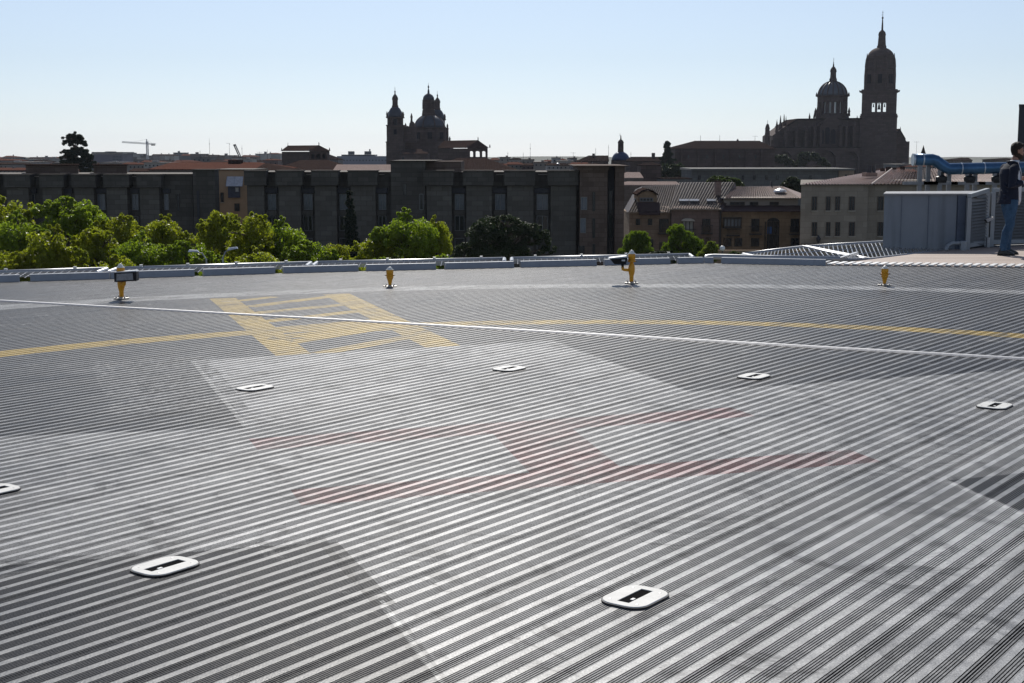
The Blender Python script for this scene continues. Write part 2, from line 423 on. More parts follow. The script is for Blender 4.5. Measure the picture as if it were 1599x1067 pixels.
# ------------------------------------------------------------------ flush lights in the deck
def rounded(w,l,r,n=7):
    pts=[]
    for cx,cy,a0 in ((w/2-r,l/2-r,0),(-w/2+r,l/2-r,90),(-w/2+r,-l/2+r,180),(w/2-r,-l/2+r,270)):
        for k in range(n): a=R(a0+90*k/(n-1)); pts.append((cx+r*math.cos(a),cy+r*math.sin(a)))
    return pts
def flush_proto():
    t=thing('flush_light','','deck light')
    mb=MB(); W,L=.225,.30; out=rounded(W,L,.075); hw,hl=.030,.105
    # plate ring with slot: outer loop to inner slot loop
    n=len(out); inn=[]
    for (x,y) in out:
        s=max(abs(x)/ (W/2),abs(y)/(L/2)); inn.append((max(-hw,min(hw,x*1.2)),max(-hl,min(hl,y*.9))))
    vs=[(x,y,.012) for x,y in out]+[(x*.985,y*.985,.017) for x,y in out]+[(x,y,.017) for x,y in inn]+[(x,y,-.004) for x,y in inn]
    fs=[]
    for r_ in range(3):
        for i in range(n): fs.append((r_*n+i,r_*n+(i+1)%n,(r_+1)*n+(i+1)%n,(r_+1)*n+i))
    mb.add(vs,fs); mb.build('plate',mat('white_light_plate',(.58,.58,.56),.6,0,var=.14,scale=14,spec=.5),t)
    mb=MB(); mb.prism([(x*1.04,y*1.03) for x,y in out],.001,.0118); mb.build('rim',mat('black_rim',(.025,.025,.028),.6),t)
    mb=MB(); mb.box(-hw*.97,hw*.97,-hl*.97,hl*.97,.0119,.0125); mb.build('lens_slot',mat('black_slot',(.006,.006,.007),.9,spec=.02),t)
    mb=MB(); mb.box(.006,.02,-.055,-.03,.0126,.0165); mb.build('lens_tab',mat('white_tab',(.8,.8,.78),.5),t)
    for sx,sy in ((-.07,.10),(.07,.10),(-.07,-.10),(.07,-.10)): mb=MB(); mb.lathe([(.006,.017),(.006,.0185),(.003,.019)],(sx,sy),8); mb.build('screw_head',mat('screw_steel',(.35,.35,.36),.4,.8),t)
    return t
fl=[(398,607,'flush white deck light nearest the left notch of the white cross, beyond its worn corner'),
    (795,577,'flush white deck light beyond the red H, middle of the far row of plates'),
    (1177,589,'flush white deck light on the dark grey paint, far right of the cross'),
    (1553,635,'small flush white deck light at the far right side by the picture edge'),
    (258,887,'large nearest-left flush white deck light with a long dark slot on dark planks'),
    (992,935,'largest flush white deck light with black slot, closest of all to the viewer'),
    (-13,768,'flush white deck light cut by the left edge, midway down the deck')]
p0=flush_proto()
for i,(px,py,lab) in enumerate(fl):
    o=p0 if i==0 else dup(p0); g=G(px,py); o.location=(g.x,g.y,.001)
    o.rotation_euler=(0,0,-GA); tag(o,lab,'deck light','flush lights set in a ring in the deck'); o.scale=(.84,.84,.6)
    o.rotation_euler.z=-GA

# ------------------------------------------------------------------ raised yellow lights
YP=lambda: mat('amber_paint',(.72,.33,.015),.35,0,var=.12,scale=9,spec=.5)
def beacon(loc,label,lamp,side=1):
    t=thing('raised_light',label,'deck lamp',loc,'raised yellow lamps round the landing deck')
    X,Y,Z=loc; Z0=Z
    def L(mb,prof,dx=0,dy=0,n=20): return mb.lathe([(r,Z0+z) for r,z in prof],(X+dx,Y+dy),n)
    y=YP()
    mb=MB(); L(mb,[(.115,.004),(.115,.014),(.04,.02),(.03,.03)],n=24); mb.build('base_plate',mat('base_steel',(.42,.40,.36),.45,.4),t,smooth=False)
    for k in range(4):
        a=R(45+90*k); mb=MB(); L(mb,[(.012,.014),(.012,.03),(.006,.036)],.09*math.cos(a),.09*math.sin(a),8); mb.build('bolt',mat('bolt_steel',(.3,.3,.31),.4,.8),t)
    if lamp: prof=[(.034,.02),(.034,.10),(.05,.15),(.055,.20),(.052,.24),(.042,.27),(.030,.285),(.030,.30)]
    else: prof=[(.026,.02),(.028,.06),(.036,.10),(.045,.14),(.058,.165),(.058,.172),(.058,.20)]
    top=prof[-1][1]
    mb=MB(); L(mb,prof); mb.build('stem',y,t,smooth=True)
    mb=MB(); L(mb,[(.064,top),(.068,top+.012),(.064,top+.028),(.05,top+.03)]); mb.build('collar',y,t,smooth=True)
    mb=MB(); L(mb,[(.05,top+.03),(.058,top+.04),(.060,top+.10),(.056,top+.115)]); mb.build('lamp_housing',y,t,smooth=True)
    mb=MB(); L(mb,[(.063,top+.115),(.063,top+.122),(.045,top+.125),(.040,top+.14),(.030,top+.155),(.012,top+.168),(.001,top+.170)]); 
    mb.build('lens_dome',mat('white_lens',(.85,.84,.78),.25,0,var=.05),t,smooth=True)
    for sx in (-1,1):
        mb=MB(); mb.tube([(X+sx*.055,Y-.02,Z0+top+.015),(X+sx*.085,Y-.03,Z0+top+.015)],.009,6); mb.build('clamp_screw',mat('bolt_steel',(.3,.3,.31),.4,.8),t)
    if lamp:
        s=side
        mb=MB(); mb.tube([(X+s*.03,Y-.01,Z0+.19),(X+s*.115,Y-.02,Z0+.19),(X+s*.145,Y-.02,Z0+.20),(X+s*.150,Y-.02,Z0+.235)] if s<0 else
                         [(X+.02,Y-.03,Z0+.18),(X+.06,Y-.06,Z0+.20),(X+.068,Y-.065,Z0+.25)],[.024,.02,.024,.026] if s<0 else [.03,.03,.026],10)
        mb.build('side_arm',y,t,smooth=True)
        hx,hy=(X-.150,Y-.02) if s<0 else (X+.068,Y-.065)
        bk=mat('black_casting',(.018,.019,.022),.45)
        mb=MB(); mb.tube([(hx,hy,Z0+.23),(hx,hy,Z0+.24),(hx,hy,Z0+(.30 if s<0 else .25))],[.022,.019,.04],10); mb.build('swivel',bk,t,smooth=True)
        cx=hx-.07 if s<0 else hx+.035
        zt=Z0+(.275 if s<0 else .232)
        h=MB()
        if s<0:   # seen from the side: wedge
            h.hexa([(cx-.07,hy-.09,zt+.0),(cx+.12,hy-.09,zt+.0),(cx+.12,hy+.09,zt+.0),(cx-.07,hy+.09,zt+.0)],
                   [(cx-.15,hy-.12,zt+.08),(cx+.14,hy-.12,zt+.095),(cx+.14,hy+.12,zt+.095),(cx-.15,hy+.12,zt+.08)])
        else:
            h.hexa([(cx-.165,hy-.07,zt+.0),(cx+.165,hy-.07,zt+.015),(cx+.165,hy+.08,zt+.015),(cx-.165,hy+.08,zt+.0)],
                   [(cx-.16,hy-.09,zt+.125),(cx+.175,hy-.09,zt+.14),(cx+.16,hy+.09,zt+.14),(cx-.15,hy+.09,zt+.125)])
        fh=h.build('floodlight_head',bk,t)
        lid=MB()
        if s<0: lid.hexa([(cx-.165,hy-.13,zt+.078),(cx+.15,hy-.13,zt+.096),(cx+.15,hy+.13,zt+.096),(cx-.165,hy+.13,zt+.078)],
                         [(cx-.15,hy-.12,zt+.09),(cx+.13,hy-.12,zt+.118),(cx+.13,hy+.12,zt+.118),(cx-.15,hy+.12,zt+.09)])
        else: lid.hexa([(cx-.165,hy-.095,zt+.125),(cx+.18,hy-.095,zt+.14),(cx+.165,hy+.095,zt+.14),(cx-.155,hy+.095,zt+.125)],
                       [(cx-.15,hy-.09,zt+.135),(cx+.17,hy-.09,zt+.155),(cx+.15,hy+.09,zt+.155),(cx-.14,hy+.09,zt+.135)])
        lid.build('lid',mat('lid_grey',(.55,.55,.55),.35,.3),fh)
        if s>0:
            gl=MB(); gl.hexa([(cx-.13,hy-.085,zt+.02),(cx+.12,hy-.085,zt+.03),(cx+.12,hy-.075,zt+.03),(cx-.13,hy-.075,zt+.02)],
                             [(cx-.12,hy-.1,zt+.11),(cx+.12,hy-.1,zt+.12),(cx+.12,hy-.09,zt+.12),(cx-.12,hy-.09,zt+.11)])
            gl.build('front_glass',mat('lamp_glass',(.30,.31,.33),.25,.2,var=.3,scale=25),fh)
            
        else:
            st=MB(); st.box(cx+.045,cx+.10,hy-.123,hy-.118,zt+.045,zt+.068); st.build('rating_sticker',mat('sticker',(.6,.6,.6),.6,var=.3,scale=90),fh)
    return t
for px,py,lab,lamp,s in ((190,467,'yellow raised deck lamp with a black floodlight head whose glass faces the viewer, far left',True,1),
                     (609,448,'short yellow raised deck lamp between the two lamps that carry black floodlights',False,1),
                     (986,443,'yellow raised deck lamp with a black floodlight on an arm at its left side',True,-1),
                     (1381,446,'short yellow raised deck lamp in front of the tan walkway',False,1)):
    g=G(px,py); o=beacon((g.x,g.y,.003),lab,lamp,s)
    k=1.0*g.y/16.3 if lamp else g.y/17.0
    if not lamp: o.scale=(.76,.76,.67)
    else: o.scale=(.76,.76,.86) if s>0 else (.78,.78,.91)

# ------------------------------------------------------------------ kerb boards along the edge
KB=mat('kerb_board',(.33,.345,.38),.5,.15,var=.12,scale=5,streak=.3)
def edge_at(px):
    pts=[(-120,444.8),(0,441),(500,425),(1100,411),(1290,415),(1599,419)]
    for (a,b),(c,d) in zip(pts,pts[1:]):
        if a<=px<=c: return G(px,b+(d-b)*(px-a)/(c-a))
segs=[(-110,31),(48,171),(173,304),(318,430),(443,560),(573,681),(696,803),(814,932),(945,1047),(1060,1099),(1100,1113),(1126,1289)]
ordn=['first','second','third','fourth','fifth','sixth','seventh','eighth','ninth','tenth','eleventh','twelfth']
for i,(a,b) in enumerate(segs):
    A=edge_at(a); B=edge_at(b); d=(B-A).normalized(); n=Vector((-d.y,d.x,0)); mb=MB()
    up=Vector((0,0,.088)); nn=n*.09
    mb.hexa([A,B,B+nn,A+nn],[A+up+n*.012,B+up+n*.012,B+nn*.9+up,A+nn*.9+up])
    o=mb.build('edge_kerb',KB); tag(o,f'grey metal kerb board on the deck edge, {ordn[i]} of the boards counted from the left','kerb','kerb boards along the deck edge')
# net frames outside the kerb (tubes with hooks), and low white corner brackets
WT=mat('galvanised_tube',(.36,.37,.39),.38,.6,var=.1)
def netframe(pxs,lab,off=.55,z=.085):
    pts=[]
    for px in pxs:
        A=edge_at(px); pts.append(A+Vector((-.12,off,z)))
    t=thing('safety_net_frame',lab,'net frame',pts[0],'safety net frames outside the kerb')
    mb=MB(); mb.tube(pts,.03,8); mb.build('outer_tube',WT,t,smooth=True)
    for k in (0,len(pts)-1):
        q=pts[k]; mb=MB(); mb.tube([q,q+Vector((0,-off*.85,-.01)),q+Vector((0,-off*.85,-.09))],.03,8); mb.build('bracket',WT,t)
    mb=MB(); 
    for p,q in zip(pts,pts[1:]):
        L=(q-p).length; n=int(L/.09)
        for i in range(n):
            s_=p+(q-p)*(i/n); mb.tube([s_,s_+Vector((0,-off*.8,-.05))],.006,4,False)
        for j in (1,2,3,4): 
            dd=Vector((0,-off*.8*j/5,-.05*j/5)); mb.tube([p+dd,q+dd],.006,4,False)
        n=max(1,int(L/.55))
        for i in range(n): s_=p+(q-p)*((i+.5)/n); mb.box(s_.x-.02,s_.x+.02,s_.y-.02,s_.y+.02,s_.z,s_.z+.05)
    mb.build('netting',mat('net_wire',(.5,.5,.5),.4,.6),t)
netframe([-60,60,163],'safety net frame outside the kerb, at the left end of the deck edge')
netframe([180,330,490],'safety net frame outside the kerb, behind the leftmost yellow lamp')
netframe([500,650,800],'safety net frame outside the kerb, below the sunlit plane trees')
netframe([812,960,1096],'safety net frame outside the kerb, below the round pine')

# ------------------------------------------------------------------ tilted net panels at the right
def panel(o0,o1,i0,i1,lab,nb=17):
    t=thing('net_panel',lab,'net panel',o0,'tilted safety net panels beside the walkway')
    mb=MB(); mb.tube([o0,o1,i1,i0,o0],.034,8); mb.build('frame',WT,t,smooth=True)
    mb=MB(); mw=MB()
    sh=.62
    for k in range(1,int(nb*(1+sh))+1):
        us=k/nb; v0=0 if us<=1 else (us-1)/sh; v1=1 if us-sh>=0 else us/sh
        if v1-v0<.04: continue
        q=lambda v:o0.lerp(o1,us-sh*v).lerp(i0.lerp(i1,us-sh*v),v)
        mb.tube([q(v0),q(v1)],.009,5,False)
    mb.build('slats',WT,t)
    for f in (.33,.66): mw.tube([o0.lerp(i0,f),o1.lerp(i1,f)],.012,5,False)
    mw.build('cross_wires',WT,t)
A0,B0,C0=P(1160,398,22.7),P(1253,386,24.0),P(1398,377,25.6)
A1,B1,C1=P(1285,412,21.6),P(1352,406,22.3),P(1482,391,24.3)
panel(A0,B0,P(1215,409,21.9),B1,'lower left of the two tilted grey safety net panels beside the tan walkway',17)
panel(B0+Vector((.06,0,0)),C0,B1+Vector((.07,.02,0)),C1,'upper right of the two tilted grey safety net panels beside the tan walkway',21)
mb=MB(); mb.tube([P(1102,408,21.9),P(1103,402,22.0),P(1115,401,22.0),P(1200,403,21.9),P(1312,405,21.7)],.045,10)
t=thing('tube_rail','thick white galvanised tube rail lying outside the kerb near the net panels','rail',P(1102,408,21.9))
mb.build('tube',WT,t,smooth=True); mb=MB(); mb.bar(P(1285,413,21.4),P(1338,396,22.6),.05); mb.build('strut',WT,t)

# ------------------------------------------------------------------ walkway to the right
tan_,b=newmat('tan_boards'); v=coords()
n1=noise(scalevec(v,(.35,2.2,1)),1.6,5,.6); n2=noise(v,18,3,.6)
c=mix(mapr(n1,.35,.65),(.30,.225,.185),(.46,.37,.31)); c=mix(mapr(n2,.4,.7,0,.3),c,(.24,.19,.16))
E.nt.links.new(c.s,b.inputs['Base Color']); b.inputs['Roughness'].default_value=.62
wv=E.nt.nodes.new('ShaderNodeTexWave'); wv.bands_direction='Y'; wv.inputs['Scale'].default_value=3.2; E.nt.links.new(v,wv.inputs['Vector']); bump(b,E(wv.outputs['Fac']),.5,.006)
w0=[G(1290,414.5),G(1352,407.5),G(1482,391),G(1500,389.5),G(1640,384),G(1720,384),G(1720,420)]
mb=MB(); pts=[(e1[3]+Vector((.02,.03,0)))]+w0[1:6]+[eR+Vector((0,.03,0)),e1[4]+Vector((0,.03,0))]
mb.prism([(p.x,p.y) for p in pts][::-1],-.12,.012); tag(mb.build('walkway',tan_),kind='structure')
# white hatched edge strip
mb=MB(); a=e1[3]+Vector((.02,.035,0)); b_=eR+Vector((0,.035,0))
am=e1[4]+Vector((0,.035,0))
for p,q in ((a,am),(am,b_)):
    L=(q-p).length; n=int(L/.12)
    for k in range(n):
        s0=p+(q-p)*(k/n); s1=p+(q-p)*((k+.55)/n); dv=Vector((.22,.42,0))
        mb.hexa([(s0.x,s0.y,.013),(s1.x,s1.y,.013),((s1+dv).x,(s1+dv).y,.013),((s0+dv).x,(s0+dv).y,.013)],
                [(s0.x,s0.y,.03),(s1.x,s1.y,.03),((s1+dv).x,(s1+dv).y,.03),((s0+dv).x,(s0+dv).y,.03)])
tag(mb.build('walkway_strip',mat('white_strip',(.74,.74,.73),.4,.4)),kind='structure')
mb=MB(); q=[G(1497,390),G(1640,384.2),G(1720,384.2),G(1720,372),G(1500,372)]
mb.prism([(p.x,p.y) for p in q][::-1],-.2,.006); tag(mb.build('roof_floor',mat('grey_roof_felt',(.16,.16,.165),.8,var=.3,scale=2)),kind='structure')

# ------------------------------------------------------------------ stair enclosure: blue-grey wall box and louvre screens
BW=mat('bluegrey_render',(.20,.225,.26),.8,0,var=.10,scale=.8,bmp=.1,streak=.45)
LV=mat('louvre_metal',(.17,.175,.18),.55,.2,var=.1)
FR=mat('frame_metal',(.30,.32,.34),.45,.3,var=.1)
Y0=24.4; t=thing('stair_enclosure','low blue-grey rendered rooftop box with stained wall, left of the louvre screens','roof structure',P(1440,391,Y0))
xa,xb=XP(1380,Y0,340),XP(1492,Y0,340); zt=ZP(305,Y0)
xb2=XP(1505,Y0,340)
mb=MB(); mb.hexa([(xa,Y0,-4),(xb,Y0-.05,-4),(XP(1541,26.0,300),26.0,-4),(XP(1384,25.6,300),25.6,-4)],[(xa,Y0,zt),(xb,Y0-.05,zt),(XP(1541,26.0,300),26.0,zt),(XP(1384,25.6,300),25.6,zt)])
mb.build('wall',BW,t)
for x in (1406,1448):
    mb=MB(); q=P(x,340,Y0); mb.box(q.x-.004,q.x+.004,Y0-.052,Y0-.045,-3,zt-.01); mb.build('wall_seam',mat('dark_bluegrey',(.09,.11,.15),.7),t)
mb=MB(); mb.hexa([(xa-.03,Y0-.04,zt),(xb2,Y0-.10,zt),(XP(1542,26.1,300),26.1,zt),(XP(1383.5,25.7,300),25.7,zt)],[(xa-.03,Y0-.04,zt+.03),(xb2,Y0-.10,zt+.03),(XP(1542,26.1,300),26.1,zt+.03),(XP(1383.5,25.7,300),25.7,zt+.03)])
mb.build('capping',mat('cap_lead',(.22,.22,.23),.5,.2,var=.3),t)
mb=MB(); mb.box(xb+.01,xb2,Y0-.08,Y0+.1,-1,zt-.003); mb.build('corner_pilaster',mat('dark_bluegrey',(.09,.11,.15),.7),t)
def louvre(a,b,za,zb,lab,posts=(0,1)):
    t=thing('louvre_screen',lab,'screen',(a.x,a.y,0),'grey louvre screens')
    d=(b-a); L=d.length; d.normalize(); n=int((max(za,zb)-.12)/.055)
    mb=MB()
    for k in range(n):
        z=.13+k*.055
        def top(f): return za+(zb-za)*f
        f0,f1=.0,1.0
        if z>min(za,zb)-.06: 
            fr=(z+.06-za)/(zb-za) if abs(zb-za)>1e-4 else 2
            if za<zb: f0=min(1,max(0,fr))
            else: f1=min(1,max(0,fr))
            if f1-f0<.05: continue
        A=a+d*L*f0; B=a+d*L*f1; nn=Vector((d.y,-d.x,0))
        mb.add([(A+nn*.02+Vector((0,0,z-.02))),(B+nn*.02+Vector((0,0,z-.02))),(B-nn*.03+Vector((0,0,z+.04))),(A-nn*.03+Vector((0,0,z+.04))),
                (A+nn*.028+Vector((0,0,z-.018))),(B+nn*.028+Vector((0,0,z-.018))),(B-nn*.022+Vector((0,0,z+.042))),(A-nn*.022+Vector((0,0,z+.042)))],
               [(0,1,2,3),(7,6,5,4),(0,4,5,1),(3,2,6,7),(0,3,7,4),(1,5,6,2)])
    mb.build('slats',LV,t)
    mb=MB(); mb.bar(a+Vector((0,0,za)),b+Vector((0,0,zb)),.07,.07); mb.build('top_rail',FR,t)
    mb=MB(); mb.bar(a+Vector((0,0,.08)),b+Vector((0,0,.08)),.06,.07); mb.build('bottom_rail',FR,t)
    for p,z in ((a,za),(b,zb)):
        mb=MB(); mb.box(p.x-.035,p.x+.035,p.y-.037,p.y+.037,0,z-.036); mb.build('post',FR,t)
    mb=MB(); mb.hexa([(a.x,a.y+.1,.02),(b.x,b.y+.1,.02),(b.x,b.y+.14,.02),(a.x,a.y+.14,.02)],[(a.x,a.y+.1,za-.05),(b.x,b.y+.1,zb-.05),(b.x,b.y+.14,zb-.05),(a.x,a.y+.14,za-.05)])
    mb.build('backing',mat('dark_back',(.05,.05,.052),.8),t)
la=G(1510,391); lb=G(1542,385.5); lc=G(1680,381)
za=P(1510,306,la.y).z; zb=P(1542,297,lb.y).z
louvre(la,lb-Vector((.05,.03,0)),za,zb,'narrow louvre screen with sloping top rail, between blue-grey box and white post')
louvre(lb+Vector((.06,0,0)),lc,zb,zb,'wide louvre screen behind the standing man')
# small floodlight on the post, pipe run
t=thing('wall_lamp','small black floodlight clamped to the screen post left of the man','lamp',P(1541,343,lb.y-.1))
q=P(1541,343,lb.y-.12)
mb=MB(); mb.box(q.x-.05,q.x+.03,q.y-.02,q.y+.06,q.z-.06,q.z+.02); mb.build('bracket',mat('black_casting',(.018,.019,.022),.45),t)
mb=MB(); mb.hexa([q+Vector((0,-.05,-.05)),q+Vector((.10,-.09,.02)),q+Vector((.10,.03,.02)),q+Vector((0,.05,-.05))],[q+Vector((-.03,-.05,.01)),q+Vector((.08,-.09,.05)),q+Vector((.08,.03,.05)),q+Vector((-.03,.05,.01))])
mb.build('lamp_head',mat('lid_grey',(.55,.55,.55),.35,.3),t)
t=thing('pipe_run','grey pipe running along the foot of the louvre screens with a bent end','pipe',G(1480,391))
mb=MB(); mb.tube([P(1477,391,24.0),P(1480,384,24.1),P(1487,380,24.1),P(1500,380,24.1),P(1534,379.5,24.9)],.035,10); mb.build('pipe',FR,t,smooth=True)
mb=MB(); mb.tube([P(1546,378,25.2),P(1690,374.5,26.2)],.03,8); mb.build('far_pipe',FR,t,smooth=True)
mb=MB(); mb.lathe([(.06,.0),(.06,.16),(.05,.17)],(P(1504,385,24.1).x,24.1),10); mb.build('joint',FR,t)
mb=MB(); q=P(1543,371,24.9); mb.tube([(q.x,q.y,0),(q.x,q.y,q.z)],.035,8); mb.build('stub',WT,t)

# ------------------------------------------------------------------ big silvery blue duct
DU=mat('blue_duct',(.055,.125,.23),.34,.55,var=.3,scale=2.5)
Yd=29.0; rd=MP(9.5,Yd)
t=thing('roof_duct','thick shiny blue cylindrical duct on steel legs crossing behind the man','duct',P(1430,258,Yd))
pts=[(1426,249.5),(1456,249.5),(1461,251),(1476,262),(1482,264),(1700,260)]
mb=MB(); mb.tube([P(x,y,Yd) for x,y in pts],rd*.93,20); mb.build('pipe',DU,t,smooth=True)
mb=MB(); mb.tube([P(1425,249.5,Yd-.002),P(1428,249.5,Yd-.002)],rd*1.0,20); 
mb.tube([P(1440,249.4,Yd-.002),P(1442,249.4,Yd-.002)],rd*.98,20)
for x in (1500,1535,1571,1607): mb.tube([P(x,264-(x-1482)*.0183,Yd),P(x+1.6,264-(x-1482)*.0183,Yd)],rd*.98,20)
mb.build('flanges',mat('duct_flange',(.45,.5,.56),.35,.6),t,smooth=False)
for x,yb in ((1437,303),(1450,303),(1468,303),(1482,303),(1511,302),(1523,302),(1554,300),(1590,300)):
    mb=MB(); q=P(x,(250 if x<1460 else 266),Yd+ (0.2 if x in (1450,1482,1523) else 0)); mb.box(q.x-.04,q.x+.04,q.y-.04,q.y+.04,zt-.5,q.z); mb.build('leg',mat('leg_steel',(.22,.22,.23),.5,.4),t)
mb=MB()
for x in (1437,1468,1511,1554): q=P(x,287,Yd); mb.box(q.x-.35,q.x+.35,q.y-.05,q.y+.05,q.z-.02,q.z+.04)
mb.build('cross_beam',mat('leg_steel',(.22,.22,.23),.5,.4),t)
for i,x in enumerate((1470,1514,1557)):
    q=P(x,281,Yd); mb=MB(); mb.lathe([(.10,q.z-.06),(.12,q.z),(.12,q.z+.06),(.05,q.z+.09),(.05,q.z+.16),(.02,q.z+.17)],(q.x,q.y),10)
    mb.build('clamp',mat('black_casting',(.018,.019,.022),.45),t)

# ================================================================== BUILDINGS
ST1=stone('residence_stone',(.100,.093,.080),1.3,.55,.22)
ST1b=stone('residence_stone_warm',(.15,.11,.088),1.3,.55,.22)
ST1p=stone('pier_stone',(.130,.120,.103),1.4,.6,.2)
ST2=stone('cathedral_stone',(.100,.074,.067),2.2,1.0,.18,streak=.3)
ST3=stone('town_stone',(.16,.135,.115),1.4,.6,.15)
OCH=stone('ochre_stone',(.32,.275,.22),1.5,.7,.14,mortar=.8,streak=.25)
DK=mat('dark_slate_roof',(.05,.055,.07),.45,.1,var=.3,scale=.4)
DKR=tile('dark_roof_tile',(.035,.026,.024),.6)
TR=tile('terracotta_tile',(.13,.065,.05),.35)
TRD=tile('brown_tile',(.055,.038,.033),.35)
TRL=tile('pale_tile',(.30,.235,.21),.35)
WF=mat('window_frame',(.20,.20,.20),.5,var=.1)
WFD=mat('dark_window_frame',(.05,.045,.04),.5,var=.1)
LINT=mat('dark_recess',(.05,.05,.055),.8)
CUR=mat('curtain_glass',(.09,.11,.135),.2,spec=.6,var=.35,scale=.8)
def window(par,x0,x1,yt,yb,Y,fr=WF,gl=None,mull=1,sill=None):
    gl=gl or glass()
    X0,X1=sorted((XP(x0,Y,yt),XP(x1,Y,yt))); z1,z0=ZP(yt,Y),ZP(yb,Y); t_=max(.06,(X1-X0)*.06)
    mb=MB()
    mb.box(X0,X0+t_,Y-.04,Y+.10,z0,z1).box(X1-t_,X1,Y-.04,Y+.10,z0,z1).box(X0+t_,X1-t_,Y-.04,Y+.10,z1-t_,z1).box(X0+t_,X1-t_,Y-.04,Y+.10,z0,z0+t_)
    for k in range(mull):
        xm=X0+(X1-X0)*(k+1)/(mull+1); mb.box(xm-t_/2,xm+t_/2,Y-.035,Y+.09,z0+t_,z1-t_)
    o=mb.build('window',fr,par)
    o['_o']=list(par['_o'])
    g=MB(); g.box(X0+t_*.5,X1-t_*.5,Y+.02,Y+.06,z0+t_*.5,z1-t_*.5); g.build('pane',gl,o)
    if sill: s=MB(); s.box(X0-.1,X1+.1,Y-.16,Y-.045,z0-.12,z0); s.build('sill',sill,o)
    return o
# ---- right wing of the stone residence
Yw=171.5
t=thing('stone_residence','long dark stone residence with square piers, running from the narrow gap to its end tower','building',(XP(650,Yw),Yw,GZ))
mb=MB(); mb.fb(385,906,270,None,Yw,14); mb.build('wall',ST1,t)
mb=MB(); mb.fb(383,907,268.6,270,Yw-.25,14.5); mb.build('coping',mat('coping_stone',(.09,.075,.062),.85),t)
piers=[(386,412),(435,469),(491,525),(548,586),(666,705),(728,768),(792,833),(860,900)]
for a,b in piers:
    mb=MB(); mb.fb(a,b,290,None,Yw-1.3,1.29); mb.build('pier',ST1p,t)
    mb=MB(); mb.fb(a-5,b+3,267.5,289.6,Yw-1.9,1.88); mb.build('parapet_block',ST1,t)
    mb=MB(); mb.fb(a-6,b+4,266,267.5,Yw-2.0,2.0); mb.build('block_cap',mat('coping_stone',(.09,.075,.062),.85),t)
for a,b in [(416,432),(472,489),(528,545),(589,604),(708,726),(771,790),(836,857),(904,905.5)]:
    if b-a<5: continue
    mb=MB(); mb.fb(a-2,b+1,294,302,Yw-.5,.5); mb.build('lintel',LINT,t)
    window(t,a+2,b-1,303,328,Yw-.12,WF,CUR,1)
    mb=MB(); mb.fb(a,b,328.6,336,Yw-.35,.35); mb.build('spandrel',ST1p,t)
    window(t,a+2,b-1,337,361,Yw-.12,WF,glass(),1)
    window(t,a+2,b-1,372,396,Yw-.12,WF,glass(),0)
for a,b in [(609,614),]:
    pass
mb=MB(); mb.fb(610,664,252,None,Yw-1.0,16); mb.build('central_block',ST1,t)
mb=MB(); mb.fb(609,680,250.8,252,Yw-1.2,16.4); mb.build('central_coping',mat('coping_stone',(.09,.075,.062),.85),t)
mb=MB(); mb.fb(664.1,720,252.1,None,Yw+1.5,12); mb.build('rear_block',ST1b,t)
window(t,629,635,287,306,Yw-1.05,WFD,glass(),0); window(t,629,635,323,332,Yw-1.05,WFD,glass(),0); window(t,655,661,303,328,Yw-1.05,WF,glass(),0)
# end tower
mb=MB(); mb.fb(905.6,949,262,None,Yw-2.2,13); mb.build('tower_wall',ST1b,t)
mb=MB(); mb.fb(961,975,260,None,Yw-2.6,15); mb.build('corner_pier',ST1b,t)
mb=MB(); mb.fb(949.2,960.8,261,None,Yw-.6,11); mb.build('tower_recess',mat('recess_stone',(.07,.07,.075),.9,var=.2),t)
mb=MB(); mb.fb(897,982,258.6,260,Yw-3.6,19); mb.build('tower_cornice',ST1b,t)
mb=MB(); mb.fb(903,951,260.1,266,Yw-2.9,14.5); mb.build('tower_band',ST1b,t)
for yy in ((300,330),(341,372),(381,410)): window(t,925,929.5,yy[0],yy[1],Yw-2.25,WFD,glass(),0)
for yy in ((297,333),(336,372),(376,412)): window(t,951,957,yy[0],yy[1],Yw-.65,WFD,glass('blue_dark_glass',(.02,.03,.05)),0)
window(t,907,917,308,328,Yw-2.25,WF,CUR,1); window(t,906,915,341,364,Yw-2.25,WF,CUR,0); window(t,903,913,384,410,Yw-2.25,WFD,glass(),0)
# little dark vents along the eaves slots
for a,b in ((478,486),(592,600),(775,787),(840,856)):
    mb=MB(); mb.fb(a,b,272,273.3,Yw-.2,.2); mb.build('light_slab',mat('slab_edge',(.34,.29,.24),.8),t)
# ---- left wing
Yv=176.0
t=thing('stone_residence','dark stone wing with two square roof turrets, left of the narrow gap','building',(XP(150,Yv),Yv,GZ))
mb=MB(); mb.fb(-70,300,273,None,Yv,14); mb.build('wall',ST1,t)
mb=MB(); mb.fb(-71,300.5,271.8,273,Yv-.3,14.6); mb.build('coping',mat('coping_stone',(.09,.075,.062),.85),t)
mb=MB(); mb.fb(300.6,335,266,None,Yv-1.2,2.5); mb.build('stair_tower',ST1,t)
mb=MB(); mb.fb(299,336.4,264.6,266,Yv-1.5,3.1); mb.build('stair_tower_cap',ST1,t)
for a,b,bk in ((40,122,9),(146,198,9)):
    mb=MB(); mb.fb(a,b,258.5,272,Yv+1.2,bk,.4); mb.build('turret',ST1b,t)
    mb=MB(); mb.fb(a-2,b+2,257,258.5,Yv+.8,bk+1,.4); mb.build('turret_roof',TRD,t)
